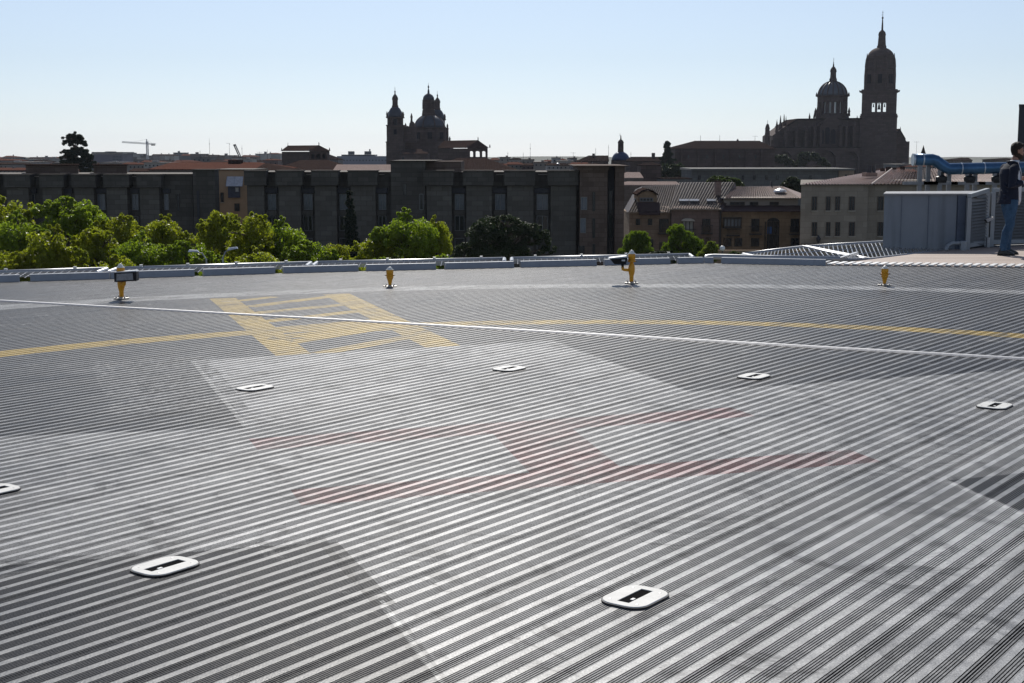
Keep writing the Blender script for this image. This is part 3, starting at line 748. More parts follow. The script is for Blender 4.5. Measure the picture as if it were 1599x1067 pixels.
for a,b in [(-40,-12),(10,44),(66,96),(116,146),(166,198),(218,248)]:
    mb=MB(); mb.fb(a,b,293,None,Yv-1.3,1.29); mb.build('pier',ST1p,t)
    mb=MB(); mb.fb(a-5,b+3,273.5,292.6,Yv-1.9,1.88); mb.build('parapet_block',ST1,t)
    mb=MB(); mb.fb(a-6,b+4,272,273.5,Yv-2.0,2.0); mb.build('block_cap',mat('coping_stone',(.09,.075,.062),.85),t)
for a,b in [(49,54),(100,110),(152,164),(206,216),(256,263)]:
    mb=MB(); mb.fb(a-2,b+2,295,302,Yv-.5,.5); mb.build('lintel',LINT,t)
    window(t,a,b,303,328,Yv-.12,WF,CUR if a>140 else glass(),1 if b-a>8 else 0)
    window(t,a,b,338,362,Yv-.12,WF,glass(),0)
window(t,276,280,303,330,Yv-.12,WFD,glass(),0)
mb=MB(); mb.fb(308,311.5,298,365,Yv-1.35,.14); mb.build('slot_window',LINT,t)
for a,b in ((52,66),(158,168),(206,216),(112,120)):
    mb=MB(); mb.fb(a,b,275,276.5,Yv-.2,.2); mb.build('light_slab',mat('slab_edge',(.34,.29,.24),.8),t)

def gabled(name,label,cat,x0,x1,ye,yr,Y,dep,wm,rm,inset=6,yb=None,group=None,over=1.0,chim=(),rx=None):
    """house whose long side faces us: wall + hipped roof; ridge runs left-right"""
    t=thing(name,label,cat,(XP((x0+x1)/2,Y),Y,GZ),group)
    mb=MB(); mb.fb(x0,x1,ye,None if yb is None else yb,Y,dep); mb.build('wall',wm,t)
    X0,X1=XP(x0-over,Y,ye),XP(x1+over,Y,ye); z=ZP(ye,Y)+.02; Ym=Y+dep/2; zr=ZP(yr,Ym); yo=MP(over,Y)
    Xa,Xb=(XP(x0+inset,Ym,yr),XP(x1-inset,Ym,yr)) if rx is None else (XP(rx[0],Ym,yr),XP(rx[1],Ym,yr))
    mb=MB(); mb.add([(X0,Y-yo,z),(X1,Y-yo,z),(X1,Y+dep+yo,z),(X0,Y+dep+yo,z),(Xa,Ym,zr),(Xb,Ym,zr),
                     (X0,Y-yo,z-.15),(X1,Y-yo,z-.15),(X1,Y+dep+yo,z-.15),(X0,Y+dep+yo,z-.15)],
                    [(0,1,5,4),(1,2,5),(2,3,4,5),(3,0,4),(0,6,7,1),(1,7,8,2),(2,8,9,3),(3,9,6,0),(6,9,8,7)])
    r=mb.build('roof',rm,t)
    for c in chim:
        x,y,wd=c[:3]; mb=MB(); Yc=Ym-dep*.12
        mb.box(XP(x,Yc,y),XP(x+wd,Yc,y),Yc,Yc+MP(wd,Y),ZP(yr,Ym)-MP(6,Y)*.8,ZP(y,Yc)); mb.build('chimney',wm if len(c)<4 else c[3],r)
    return t

# ---- building seen through the gap
Yg=200.0
t=thing('ochre_house','ochre house with a silver slatted panel, seen through the gap between stone wings','building',(XP(360,Yg),Yg,GZ))
mb=MB(); mb.fb(332,392,266,None,Yg,12); mb.build('wall',mat('ochre_render',(.40,.27,.17),.85,var=.12,scale=.3),t)
mb=MB(); mb.fb(330,394,264.5,266,Yg-.4,12.8); mb.build('cornice',mat('coping_stone',(.09,.075,.062),.85),t)
window(t,344,349,301,316,Yg-.1,WFD,glass(),0,mat('sill_stone',(.4,.33,.25),.8)); window(t,366,374,318,330,Yg-.1,WFD,glass(),1)
mb=MB(); mb.fb(356,374,291,309,Yg-.5,.5); mb.build('bay',mat('bluegrey_bay',(.06,.07,.10),.5),t)
window(t,367,373,292.5,300,Yg-.62,WF,mat('pale_blind',(.5,.5,.5),.6),0)
sp=thing('slatted_panel','silver diagonal-slatted awning panel fixed above the dark bay in the gap','awning',(XP(364,198.5),198.5,ZP(291,198.5)))
mb=MB(); Ys=198.5
for k in range(12):
    z=ZP(276+k*1.27,Ys+ .1*k*0); yo=-k*.09
    mb.add([(XP(352,Ys),Ys+1.0+yo,z),(XP(377.5,Ys),Ys+1.0+yo,z),(XP(377.5,Ys),Ys+.92+yo,z-.09),(XP(352,Ys),Ys+.92+yo,z-.09),
            (XP(352,Ys),Ys+1.03+yo,z-.01),(XP(377.5,Ys),Ys+1.03+yo,z-.01),(XP(377.5,Ys),Ys+.95+yo,z-.10),(XP(352,Ys),Ys+.95+yo,z-.10)],
           [(0,1,2,3),(7,6,5,4),(0,4,5,1),(3,2,6,7),(0,3,7,4),(1,5,6,2)])
mb.build('slats',mat('silver_slat',(.62,.62,.64),.4,.4),sp)
mb=MB(); 
for x in (352,364.5,377): mb.bar((XP(x,Ys),Ys+1.06,ZP(276,Ys)),(XP(x,Ys),Ys+.0,ZP(291,Ys)),.1)
mb.build('rafters',mat('leg_steel',(.22,.22,.23),.5,.4),sp)
gabled('tiled_house','long house with brown-red tiled roof and pale chimneys, behind the left stone wing','house',232,424,264.5,253.5,215,26,ST3,TR,rx=(268,404),
       chim=((304,257,4,mat('white_chimney',(.45,.42,.4),.8)),(315,257,4.5,mat('white_chimney',(.45,.42,.4),.8)),(356,250,20,TRD)))
gabled('tiled_house','house end with a small brown gable just left of the two pavilions','house',396,446,266,255,212,14,ST3,TRD,rx=(414,416))
# pale tan roof
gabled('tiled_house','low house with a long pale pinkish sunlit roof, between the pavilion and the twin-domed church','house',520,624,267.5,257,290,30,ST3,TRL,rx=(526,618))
# ---- pavilions
def pavilion(x0,xc,x1,ye,yr,yb,xl,Y,label,lit,open_):
    """xc front-left corner of gallery, x1 right corner, roof apex over the middle, body receding to the left x0"""
    t=thing('pavilion',label,'building',(XP((xc+x1)/2,Y),Y,GZ))
    dep=MP(x1-xc,Y)
    Xc,X1_=XP(xc,Y,ye),XP(x1,Y,ye); ze=ZP(ye,Y); zb=ZP(yb,Y)
    apx=(xc+x1)/2+1
    # arcade front: sill wall, piers, arches band
    zs=ZP(ye+(yb-ye)*.62,Y); za=ZP(ye+(yb-ye)*.22,Y)
    mb=MB(); mb.box(Xc,X1_,Y,Y+dep,GZ,zs); mb.box(Xc,X1_,Y,Y+dep,za,ze); mb.build('wall',ST2,t)
    wd=(X1_-Xc)
    for k in range(4):
        c=Xc+wd*(k+.0)/3; c0=max(Xc,c-wd*.055); c1=min(X1_,c+wd*.055)
        if k==0: c0,c1=Xc,Xc+wd*.10
        if k==3: c0,c1=X1_-wd*.10,X1_
        mb=MB(); mb.box(c0,c1,Y+.01,Y+dep-.01,zs,za); mb.build('pier',ST2,t)
    if not open_:
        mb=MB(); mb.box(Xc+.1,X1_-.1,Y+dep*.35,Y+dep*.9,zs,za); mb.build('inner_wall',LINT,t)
    # arch heads
    mb=MB()
    for k in range(3):
        a=Xc+wd*(k/3+ (0.10 if k==0 else .055)); b=Xc+wd*((k+1)/3-(0.10 if k==2 else .055)); r=(b-a)/2; zc=za-r*.75
        pts=[(a,za),(a,zc)]+[(a+r-r*math.cos(math.pi*j/8),zc+r*.75*math.sin(math.pi*j/8)-.02) for j in range(1,8)]+[(b,zc),(b,za)]
        mb.yprism(pts[::-1],Y+.02,Y+.5)
    mb.build('arch_heads',ST2,t)
    # receding wing
    Xl=XP(xl,Y+dep*2.2,ye); Yl=Y+dep*3.2
    zl=ZP(yr+(ye-yr)*.0+ (ye-yr),Y)
    Xw=XP(x0,Yl,ye)
    mb=MB(); mb.hexa([(Xw,Yl-.1,GZ),(Xc-.01,Y+.3,GZ),(Xc-.01,Y+dep,GZ),(Xw+dep*.3,Yl+dep,GZ)],[(Xw,Yl-.1,ze-.2),(Xc-.01,Y+.3,ze-.2),(Xc-.01,Y+dep,ze-.2),(Xw+dep*.3,Yl+dep,ze-.2)])
    mb.build('side_wing',ST2,t)
    o=.5*dep/8
    ap=(XP(apx,Y+dep/2,yr),Y+dep/2,ZP(yr,Y+dep/2)); ap2=(XP(x0+(apx-xc)*.5,Yl,yr+ (ye-yr)*.38),Yl+dep/2,ap[2]*1.0)
    mb=MB(); A=(Xc-o,Y-o,ze+.01); B=(X1_+o,Y-o,ze+.01); Cc=(X1_+o,Y+dep+o,ze+.01)
    D1=(Xw-o,Yl-.1-o,ze+.01); D2=(Xw+dep*.3+o,Yl+dep+o,ze+.01)
    mb.add([A,B,Cc,D1,D2,ap,ap2],[(0,1,5),(1,2,5),(3,0,5,6),(2,4,6,5),(4,3,6),(0,3,4,2,1)]); r=mb.build('roof',TRD,t)
    for (x,y,z) in ((A),(B),(D1)):
        mb=MB(); s=MP(1.0,Y); mb.lathe([(s,z),(s*.8,z+s*1.5),(s*1.1,z+s*2.2),(s*.5,z+s*3.5),(s*.7,z+s*4.2),(.03,z+s*5)],(x+o,y+o),8); mb.build('pinnacle',ST2,r)
    mb=MB(); s=MP(.9,Y); mb.lathe([(s*1.4,ap[2]-s),(s*.5,ap[2]+s*1.5),(s*.9,ap[2]+s*3),(.04,ap[2]+s*5.4)],(ap[0],ap[1]),8); mb.build('finial',ST2,r)
    mb=MB(); mb.lathe([(s*1.0,ap2[2]-s),(s*.4,ap2[2]+s*1.5),(.04,ap2[2]+s*5.4)],(ap2[0],ap2[1]),8); mb.build('finial',ST2,r)
    return t
pavilion(440,483,511,236,227,255,447,420,'brown stone roof pavilion with three dark arches and pinnacles, left of the twin-domed church',0,False)
pavilion(684,730,761,231,219,254,693,440,'brown stone gallery with three light arches, right of the twin-domed church',1,True)
gabled('tiled_house','broad dark brown hipped roof sloping below the left pavilion','house',420,548,267.5,250,300,22,ST2,TRD,rx=(470,512))
gabled('tiled_house','broad dark brown hipped roof sloping down to the right below the three-arched gallery','house',655,806,266.5,247,310,24,ST2,TRD,rx=(715,760))
mb=MB()

# ---- skyline cross / vane helper
def vane(par,x,y,z,s,mt):
    mb=MB(); mb.tube([(x,y,z),(x,y,z+s*3.2)],s*.10,5); mb.bar((x-s*.55,y,z+s*2.1),(x+s*.55,y,z+s*2.1),s*.14); mb.bar((x-s*.6,y,z+s*1.0),(x+s*.3,y,z+s*1.0),s*.16)
    mb.lathe([(.01,z+s*.1),(s*.28,z+s*.35),(.01,z+s*.6)],(x,y),8); mb.build('cross',mt,par)
IRON=mat('dark_iron',(.05,.05,.055),.6)
# ================================================================== nearer church (twin towers and dome)
D=620.0
t=thing('domed_church','dark twin-domed church with slender tower and wide slate dome, centre of the skyline','church',(XP(655,D),D,GZ))
cx=XP(617,D); m=lambda p:MP(p,D); Z=lambda y:ZP(y,D)
def sqt(mb,xc,r,yt,yb,dy=0,D=D): 
    X=XP(xc,D); rr=MP(r,D); mb.box(X-rr,X+rr,D+dy,D+dy+2*rr,(GZ if yb is None else ZP(yb,D)),ZP(yt,D)); return mb
def tower_small(xc,sh,dyy,full=True):
    mb=MB(); sqt(mb,xc,13.5,222,None,dyy); sqt(mb,xc,12.6,196+sh,222,dyy+.2); mb.build('tower_shaft',ST2,t)
    mb=MB(); 
    for yy in (222,196+sh,183.5+sh): sqt(mb,xc,14.2 if yy>200 else 13.3,yy-.8,yy+.9,dyy-.25)
    mb.build('cornice',ST2,t)
    X=XP(xc,D); yc=D+dyy+m(12)
    mb=MB()
    for k in range(8):
        a=R(22.5+45*k); 
        mb.lathe([(m(2.2),Z(196+sh)+.3),(m(2.2),Z(184+sh))],(X+m(10.6)*math.cos(a),yc+m(10.6)*math.sin(a)),6)
    mb.lathe([(m(9.6),Z(196+sh)),(m(9.6),Z(184+sh))],(X,yc),8,.5); mb.build('belfry',ST2,t)
    mb=MB(); mb.lathe([(m(11),Z(184+sh)),(m(11.2),Z(180+sh)),(m(10),Z(174+sh)),(m(7.2),Z(169+sh)),(m(5),Z(167+sh))],(X,yc),16); mb.build('dome',DK,t,smooth=True)
    mb=MB(); mb.lathe([(m(4.9),Z(167+sh)),(m(5.2),Z(165+sh)),(m(4.2),Z(164+sh)),(m(4.2),Z(156+sh)),(m(4.9),Z(155+sh)),(m(4.4),Z(152+sh)),(m(2.6),Z(148.5+sh)),(m(1.1),Z(147+sh)),(m(.8),Z(144+sh)),(m(1.3),Z(143+sh)),(m(.4),Z(141+sh))],(X,yc),12); mb.build('lantern',ST2,t)
    vane(t,X,yc,Z(141+sh),m(1.7),IRON)
    for sx in (-1,1):
        for sy in (-1,1):
            mb=MB(); mb.lathe([(m(1.3),Z(184+sh)),(m(1.0),Z(180+sh)),(m(1.4),Z(179+sh)),(m(.3),Z(174+sh))],(X+sx*m(11.8),yc+sy*m(11.0)),6); mb.build('pinnacle',ST2,t)
tower_small(617,0,0); tower_small(676,0,38)
for yy,hh in ((193,7),(208,6),(214,0)):
    if hh: window(t,617-2.6,617+2.6,yy-hh,yy+hh*.4,D-.3 if yy>200 else D-.3,WFD,glass('church_glass',(.015,.015,.02)),0)
# nave body and drum
mb=MB(); mb.fb(630,703,222,None,D+8,34); mb.build('nave_wall',ST2,t)
mb=MB(); mb.fb(628,704,221,222.3,D+7.6,34.8); mb.build('nave_cornice',ST2,t)
yc=D+24; Dd=D+24
mb=MB(); mb.lathe([(MP(26.5,Dd),ZP(223,Dd)),(MP(26.5,Dd),ZP(201.6,Dd)),(MP(28,Dd),ZP(201,Dd)),(MP(28,Dd),ZP(199.8,Dd)),(MP(25,Dd),ZP(199.5,Dd))],(XP(673,Dd),Dd),8,.5); mb.build('drum',ST2,t)
for k in range(8):
    a=R(45*k-90); r=MP(24.7,Dd)
    mb=MB(); c_=Vector((XP(673,Dd)+r*math.cos(a),Dd+r*math.sin(a),0)); tn=Vector((-math.sin(a),math.cos(a),0)); nn=Vector((math.cos(a),math.sin(a),0))
    w_=MP(3.2,Dd); z0,z1=ZP(217,Dd),ZP(207,Dd)
    pts=[c_-tn*w_,c_+tn*w_,c_+tn*w_+nn*.25,c_-tn*w_+nn*.25]
    mb.hexa([p+Vector((0,0,z0)) for p in pts],[p+Vector((0,0,z1)) for p in pts]); mb.build('drum_window',glass('church_glass',(.015,.015,.02)),t)
prof=[(24.2,199.5)]+[(24.2*math.cos(R(a)),199.5-20.5*math.sin(R(a))) for a in (12,24,36,48,58,66)]
mb=MB(); mb.lathe([(MP(r,Dd),ZP(y,Dd)) for r,y in prof],(XP(671.5,Dd),Dd),24); dm=mb.build('dome',DK,t,smooth=True)
mb=MB()
for k in range(8):
    a=R(22.5+45*k); mb.tube([(XP(671.5,Dd)+MP(r+.1,Dd)*math.cos(a),Dd+MP(r+.1,Dd)*math.sin(a),ZP(y,Dd)) for r,y in prof],.28,5)
dm['_o']=list(t['_o']); mb.build('rib',ST2,dm)
mb=MB(); mb.lathe([(MP(r,Dd),ZP(y,Dd)) for r,y in ((10.3,182),(10.5,179),(9.8,175),(9.8,172.5),(9.0,172),(8.6,171),(8.6,160),(9.4,159.4),(9.6,156.5),(8.9,156.2))],(XP(670,Dd),Dd),12); mb.build('lantern',ST2,t)
mb=MB(); mb.lathe([(MP(r,Dd),ZP(y,Dd)) for r,y in ((8.8,156.2),(8.4,152.5),(6.4,149.2),(3.4,147),(1.6,146),(1.6,143.5),(1.0,140),(.5,138),(1.2,137),(1.2,135.6),(.3,133))],(XP(670,Dd),Dd),12); mb.build('lantern_dome',DK,t,smooth=True)
vane(t,XP(670,Dd),Dd,ZP(133.5,Dd),MP(1.2,Dd),IRON)
for k in range(8):
    a=R(22.5+45*k); mb=MB(); mb.box(XP(670,Dd)+MP(8.7,Dd)*math.cos(a)-.4,XP(670,Dd)+MP(8.7,Dd)*math.cos(a)+.4,Dd+MP(8.7,Dd)*math.sin(a)-.4,Dd+MP(8.7,Dd)*math.sin(a)+.4,ZP(171,Dd),ZP(160,Dd)); mb.build('lantern_pier',ST2,t)
for xx,yt,yb in ((699,193,222),(702.5,213,224),(634,192,198)):
    mb=MB(); mb.lat(xx,((yb,2.0),(yt+9,1.8),(yt+8.5,2.4),(yt+6,1.2),(yt+4,1.7),(yt,.2)),D+9,8); mb.build('pinnacle',ST2,t)
# scrolled facade gable with statue between tower and dome
pts=[(628,223),(628,197),(631,195),(633,198),(636,196.5),(638.5,198),(639.5,192.5),(641,190.5),(645.5,190.5),(647,193),(648,199),(650,197),(650,223)]
mb=MB(); mb.yprism([(XP(x,D+3,y),ZP(y,D+3)) for x,y in pts][::-1],D+3,D+6); mb.build('scrolled_gable',ST2,t)
mb=MB(); mb.lat(643.3,((190.5,2.3),(189,1.9),(186,1.5),(183,2.0),(181,1.6),(180,.9),(178.8,1.1),(177,.3)),D+4.5,8); mb.build('statue',ST2,t)
# apse / chapel roofs in front
mb=MB(); mb.fb(622,668,240,None,D-14,13); mb.build('chapel_wall',ST2,t)
mb=MB(); a=D-14; mb.add([(XP(620,a),a-.5,ZP(240,a)),(XP(670,a),a-.5,ZP(240,a)),(XP(666,a),D,ZP(233,a)),(XP(628,a),D,ZP(233,a)),(XP(620,a),a-.5,ZP(240.8,a)),(XP(670,a),a-.5,ZP(240.8,a))],[(0,1,2,3),(4,5,1,0),(0,3,4),(1,5,2)]); mb.build('chapel_roof',TRD,t)
window(t,628,631,246,252,D-14.2,WFD,glass(),0)

# ================================================================== cathedral
D=800.0
t=thing('cathedral','great dark cathedral with very tall belfry tower, ribbed dome and rows of pinnacles','cathedral',(XP(1300,D),D,GZ))
m=lambda p:MP(p,D); Z=lambda y:ZP(y,D)
X0=XP(1370.5,D,230)      # tower axis
def tb(mb,r,yt,yb,dy=0): return mb.box(X0-m(r),X0+m(r),D-m(r)+dy,D+m(r)+dy,GZ if yb is None else Z(yb),Z(yt))
mb=MB(); tb(mb,28.2,227,None); tb(mb,27.2,184,226.5); mb.build('tower_base',ST2,t)
mb=MB(); tb(mb,28.9,225.6,227.2); tb(mb,28.0,181.2,183.8); tb(mb,27.0,178.6,181.0); mb.build('string_course',ST2,t)
# belfry: corner masses and mullions, open through
mb=MB(); r=25.6; tb(mb,r,143.5,160.2); tb(mb,r,175.6,178.5)
zb,z1=Z(175.6),Z(160.2)
for a,b in ((-r,-10.6),(-6.0,-2.6),(2.6,6.0),(10.4,r)):
    mb.box(X0+m(a),X0+m(b),D-m(r),D-m(10.5),zb,z1); mb.box(X0+m(a),X0+m(b),D+m(10.5),D+m(r),zb,z1)
for s in (-1,1):
    for a,b in ((-10.5,-9.5),(-5.6,-2.6),(2.6,5.6),(9.5,10.5)):
        x0_,x1_=sorted((X0+s*m(r),X0+s*m(10.6))); mb.box(x0_,x1_,D+m(a),D+m(b),zb,z1)
mb.build('belfry',ST2,t)
mb=MB()
for c in (-8.3,0,8.2):
    for yy in (-r,):
        a,b=X0+m(c-2.4),X0+m(c+2.4); rr=(b-a)/2; zc=z1-rr
        mb.yprism([(a,z1),(a,zc)]+[(a+rr-rr*math.cos(math.pi*j/8),zc+rr*math.sin(math.pi*j/8)-.03) for j in range(1,8)]+[(b,zc),(b,z1)][::1],D-m(r)+.1,D-m(r)+1.5)
mb.build('belfry_arches',ST2,t)
for c,w_,s_ in ((-8.3,1.3,.6),(0,2.3,1.0),(8.2,1.3,.6)):
    mb=MB(); zt_=Z(163 if w_<2 else 162.5); h=m(4.6 if w_<2 else 8.6)
    mb.lathe([(m(w_),zt_-h),(m(w_*.8),zt_-h*.75),(m(w_*.6),zt_-h*.3),(m(w_*.3),zt_)],(X0+m(c),D-m(6)),12); 
    mb.box(X0+m(c-2.2),X0+m(c+2.2),D-m(6.4),D-m(5.6),zt_,zt_+m(.7)); mb.build('bell',IRON,t)
mb=MB(); tb(mb,27.2,142.2,144.8); tb(mb,26.4,140.8,142.1)
for s in (-1,1):
    for yy in (-24,0,24): mb.bar((X0+s*m(26.5),D+m(yy),Z(143.5)),(X0+s*m(30),D+m(yy),Z(142.6)),m(1.2))
mb.build('gargoyle_cornice',ST2,t)
mb=MB(); mb.lathe([(m(r_),Z(y)) for r_,y in ((23.6,140.8),(23.2,110),(24.2,108.5),(23.6,106),(21.8,100),(21.4,93),(22,92.4),(21.0,90.5))],(X0,D),8,.5); mb.build('octagon',ST2,t)
for k in range(8):
    a=R(45*k); 
    mb=MB(); mb.lathe([(m(r_),Z(y)) for r_,y in ((3.4,140.8),(3.0,120),(3.4,119),(2.7,106),(3.0,105),(2.0,94),(.9,90),(.2,84))],(X0+m(21.8)*math.cos(a+R(22.5)),D+m(21.8)*math.sin(a+R(22.5))),8); mb.build('buttress',ST2,t)
    mb=MB(); rr=m(21.9); c_=Vector((X0+rr*math.cos(a),D+rr*math.sin(a),0)); tn=Vector((-math.sin(a),math.cos(a),0)); nn=Vector((math.cos(a),math.sin(a),0))
    pts=[c_-tn*m(3.0),c_+tn*m(3.0),c_+tn*m(3.0)+nn*.6,c_-tn*m(3.0)+nn*.6]
    mb.hexa([p+Vector((0,0,Z(131))) for p in pts],[p+Vector((0,0,Z(117))) for p in pts]); mb.build('octagon_window',glass('church_glass',(.015,.015,.02)),t)
prof=[(20.4*math.cos(R(a)),91.0-17*math.sin(R(a))) for a in (0,10,20,30,40,50,60,68)]
mb=MB(); mb.lathe([(m(r_),Z(y)) for r_,y in prof],(X0,D),16,.5); mb.build('tower_dome',ST2,t,smooth=True)
mb=MB(); mb.lathe([(m(r_),Z(y)) for r_,y in ((7.6,76),(7.6,73),(6.6,71),(6.0,63),(5.6,56),(6.2,55),(5.2,51),(4.4,50),(1.6,47),(1.4,40),(.9,32),(.7,30),(1.5,29),(1.5,27.4),(.3,26.4))],(X0+m(2.6)*.35,D),8,.5); mb.build('tower_lantern',ST2,t)
vane(t,X0+m(.9),D,Z(26.6),m(2.9),IRON)
for s in (-1,1):
    mb=MB(); mb.lathe([(m(.8),Z(96)),(m(.4),Z(90)),(m(.1),Z(84))],(X0+s*m(19.6),D-m(8)),6); mb.build('pinnacle',ST2,t)
mb=MB(); mb.box(X0-m(4),X0+m(4),D-m(27.2)-.25,D-m(27.2)-.02,Z(220),Z(213)); mb.build('blind_window',mat('blind_stone',(.10,.075,.065),.9),t)
mb=MB(); mb.box(X0-m(11),X0+m(11),D-m(28.2)-.2,D-m(28.2)-.02,Z(243),Z(242)); mb.build('tower_ledge',mat('blind_stone',(.10,.075,.065),.9),t)
# the tower is turned square to the view of the town's bridge side
_rz=Matrix.Rotation(-math.atan2(X0,D),4,'Z'); _tc=Vector((X0,D,0))-Vector(t['_o'])
for o in list(t.children): o.data.transform(Matrix.Translation(_tc)@_rz@Matrix.Translation(-_tc))
# body: high nave with sloping west end, aisle with arches
bx0,bx1=1228,1344
pts=[(1206,278),(1206,212),(1214,206),(1226,197),(1244,185.6),(1344,184.6),(1344,278)]
mb=MB(); mb.yprism([(XP(x,D-6,230),ZP(y,D-6)) for x,y in pts][::-1],D-6,D+26); mb.build('nave',ST2,t)
pts=[(1226,196.6),(1244,185.4),(1344,184.2),(1344,186.4),(1245,187.4),(1229,197.6)]
mb=MB(); mb.yprism([(XP(x,D-7,230),ZP(y,D-7)) for x,y in pts][::-1],D-7.5,D+27); mb.build('nave_roof',DKR,t)
# aisle
Ya=D-16
mb=MB(); 
def arch_wall(mb,x0,x1,yt,arches,yb,Y,dep):
    """wall with real pointed/round recesses"""
    Xs=XP(x0,Y,230)
    cur=x0
    for (a,b,ys) in arches:
        mb.box(XP(cur,Y,230),XP(a,Y,230),Y,Y+dep,GZ,ZP(yt,Y))
        A,B=XP(a,Y,230),XP(b,Y,230); rr=(B-A)/2; zt_=ZP(yt,Y); zc=ZP(ys,Y)-rr
        mb.yprism([(A,zt_),(A,zc)]+[(A+rr-rr*math.cos(math.pi*j/10),zc+rr*math.sin(math.pi*j/10)) for j in range(1,10)]+[(B,zc),(B,zt_)],Y,Y+dep)
        cur=b
    mb.box(XP(cur,Y,230),XP(x1,Y,230),Y,Y+dep,GZ,ZP(yt,Y))
arch_wall(mb,1209,1343,231,((1215,1236,236.5),(1239,1262,236),(1275,1306,235),(1311,1341,236)),None,Ya,3.0)
mb.build('aisle_arches',ST2,t)
mb=MB(); mb.box(XP(1209,Ya),XP(1343,Ya),Ya+3.0,D-6,GZ,ZP(232,Ya)); mb.build('aisle_back',ST2,t)
mb=MB(); mb.box(XP(1208,Ya),XP(1344,Ya),Ya-.6,D-6,ZP(231,Ya),ZP(229.6,Ya)); mb.build('aisle_roof',DKR,t)
# flying buttress piers
for x in (1228,1244,1259,1272,1282,1313,1322,1334):
    yt=204 if x<1270 else 197
    mb=MB(); mb.fb(x-1.8,x+1.8,yt,229.5,D-13,6.5); X=XP(x,D-10); zz=ZP(yt,D-10)
    mb.lathe([(m(2.0),zz),(m(1.2),zz+m(3)),(.05,zz+m(8))],(X,D-10),6); mb.build('buttress',ST2,t)
# transept gable and window
pts=[(1274,229.4),(1274,196),(1282,190),(1292,184),(1298,181),(1304,184),(1312,189),(1322,196),(1322,229.4)]
mb=MB(); mb.yprism([(XP(x,D-9,230),ZP(y,D-9)) for x,y in pts][::-1],D-9,D-6.1); mb.build('transept',ST2,t)
for a,b,yt in ((1279,1285,206),(1287,1294,203),(1296,1303,206)):
    mb=MB(); A,B=XP(a,D-9),XP(b,D-9); rr=(B-A)/2; zc=ZP(yt,D)-rr*.3
    mb.yprism([(A,ZP(225,D)),(B,ZP(225,D)),(B,zc)]+[(A+rr+rr*math.cos(math.pi*j/6),zc+rr*1.4*math.sin(math.pi*j/6)) for j in range(1,6)]+[(A,zc)],D-9.35,D-9.05); mb.build('lancet_window',glass('church_glass',(.015,.015,.02)),t)
# west front pinnacles
for x,yt,w_ in ((1211.5,186,1.7),(1217,180,2.6),(1222.5,178,2.4),(1225.5,181,1.8)):
    mb=MB(); mb.lat(x,((232,w_*1.5),(207,w_*1.3),(206,w_*1.6),(200,w_*1.1),(199,w_*1.35),(192,w_*.6),(yt+3,w_*.25),(yt,.1)),D-5+ (x-1211)*.6,8); mb.build('pinnacle',ST2,t)
mb=MB(); mb.fb(1204,1213,219,None,D-12,8); mb.build('corner_turret',ST2,t)
for x,yt,yb in ((1262,176,190),(1269,176,190),(1273.5,166,192),(1276,172,192),(1336,180,186)):
    mb=MB(); mb.lat(x,((yb,1.6),(yt+8,1.3),(yt+7.5,1.7),(yt+3,.6),(yt,.1)),D-2,6); mb.build('pinnacle',ST2,t)
# crossing dome
Dc=D+12; Xc=XP(1299.3,Dc,180); mc=lambda p:MP(p,Dc); Zc=lambda y:ZP(y,Dc)
mb=MB(); mb.lathe([(mc(26.2),Zc(200)),(mc(25.6),Zc(181)),(mc(24.4),Zc(180)),(mc(24.0),Zc(177.5))],(Xc,Dc),8,.5); mb.build('drum_base',ST2,t)
# drum ring: piers with openings
mb=MB()
for k in range(16):
    a=R(22.5*k+11.25); c_=Vector((Xc+mc(21.0)*math.cos(a),Dc+mc(21.0)*math.sin(a),0)); tn=Vector((-math.sin(a),math.cos(a),0)); nn=Vector((math.cos(a),math.sin(a),0))
    q=[c_-tn*mc(2.3)-nn*mc(1.5),c_+tn*mc(2.3)-nn*mc(1.5),c_+tn*mc(2.3)+nn*mc(1.7),c_-tn*mc(2.3)+nn*mc(1.7)]
    mb.hexa([p+Vector((0,0,Zc(177.6))) for p in q],[p+Vector((0,0,Zc(159.8))) for p in q])
mb.build('drum_piers',ST2,t)
mb=MB()
for k in range(16):
    if k%2: continue
    a=R(22.5*k); 
    if k%4==0: continue
mb.lathe([(mc(22.6),Zc(160)),(mc(22.8),Zc(152)),(mc(24.4),Zc(151)),(mc(24.4),Zc(149.8)),(mc(22),Zc(149.5))],(Xc,Dc),16,.5); mb.build('drum_cornice',ST2,t)
mb=MB(); mb.lathe([(mc(19.6),Zc(177.4)),(mc(19.6),Zc(160.2))],(Xc,Dc),32); gg,b_=newmat('pale_leaded_glass'); b_.inputs['Base Color'].default_value=(.55,.58,.6,1); b_.inputs['Roughness'].default_value=.3
b_.inputs['Transmission Weight'].default_value=.85
mb.build('drum_glazing',gg,t)
prof=[(21.8*math.cos(R(a)),149.6-22.6*math.sin(R(a))) for a in (0,9,18,27,36,45,54,63,72,78)]
mb=MB(); mb.lathe([(mc(r_),Zc(y)) for r_,y in prof],(Xc,Dc),32); dm=mb.build('dome',mat('lead_dome',(.09,.10,.12),.4,.2,var=.2,scale=.3),t,smooth=True)
for k in range(16):
    a=R(11.25+22.5*k); mb=MB(); mb.tube([(Xc+mc(r_+.15)*math.cos(a),Dc+mc(r_+.15)*math.sin(a),Zc(y)) for r_,y in prof],.35,5); mb.build('rib',ST2,dm)
mb=MB(); mb.lathe([(mc(r_),Zc(y)) for r_,y in ((6.2,129),(5.8,124),(4.6,121),(4.4,113),(5.2,112.2),(4.6,109),(3.0,106),(1.2,104),(1.0,101),(.4,98.5),(.8,97.8),(.2,96.6))],(Xc,Dc),10); mb.build('dome_lantern',ST2,t)
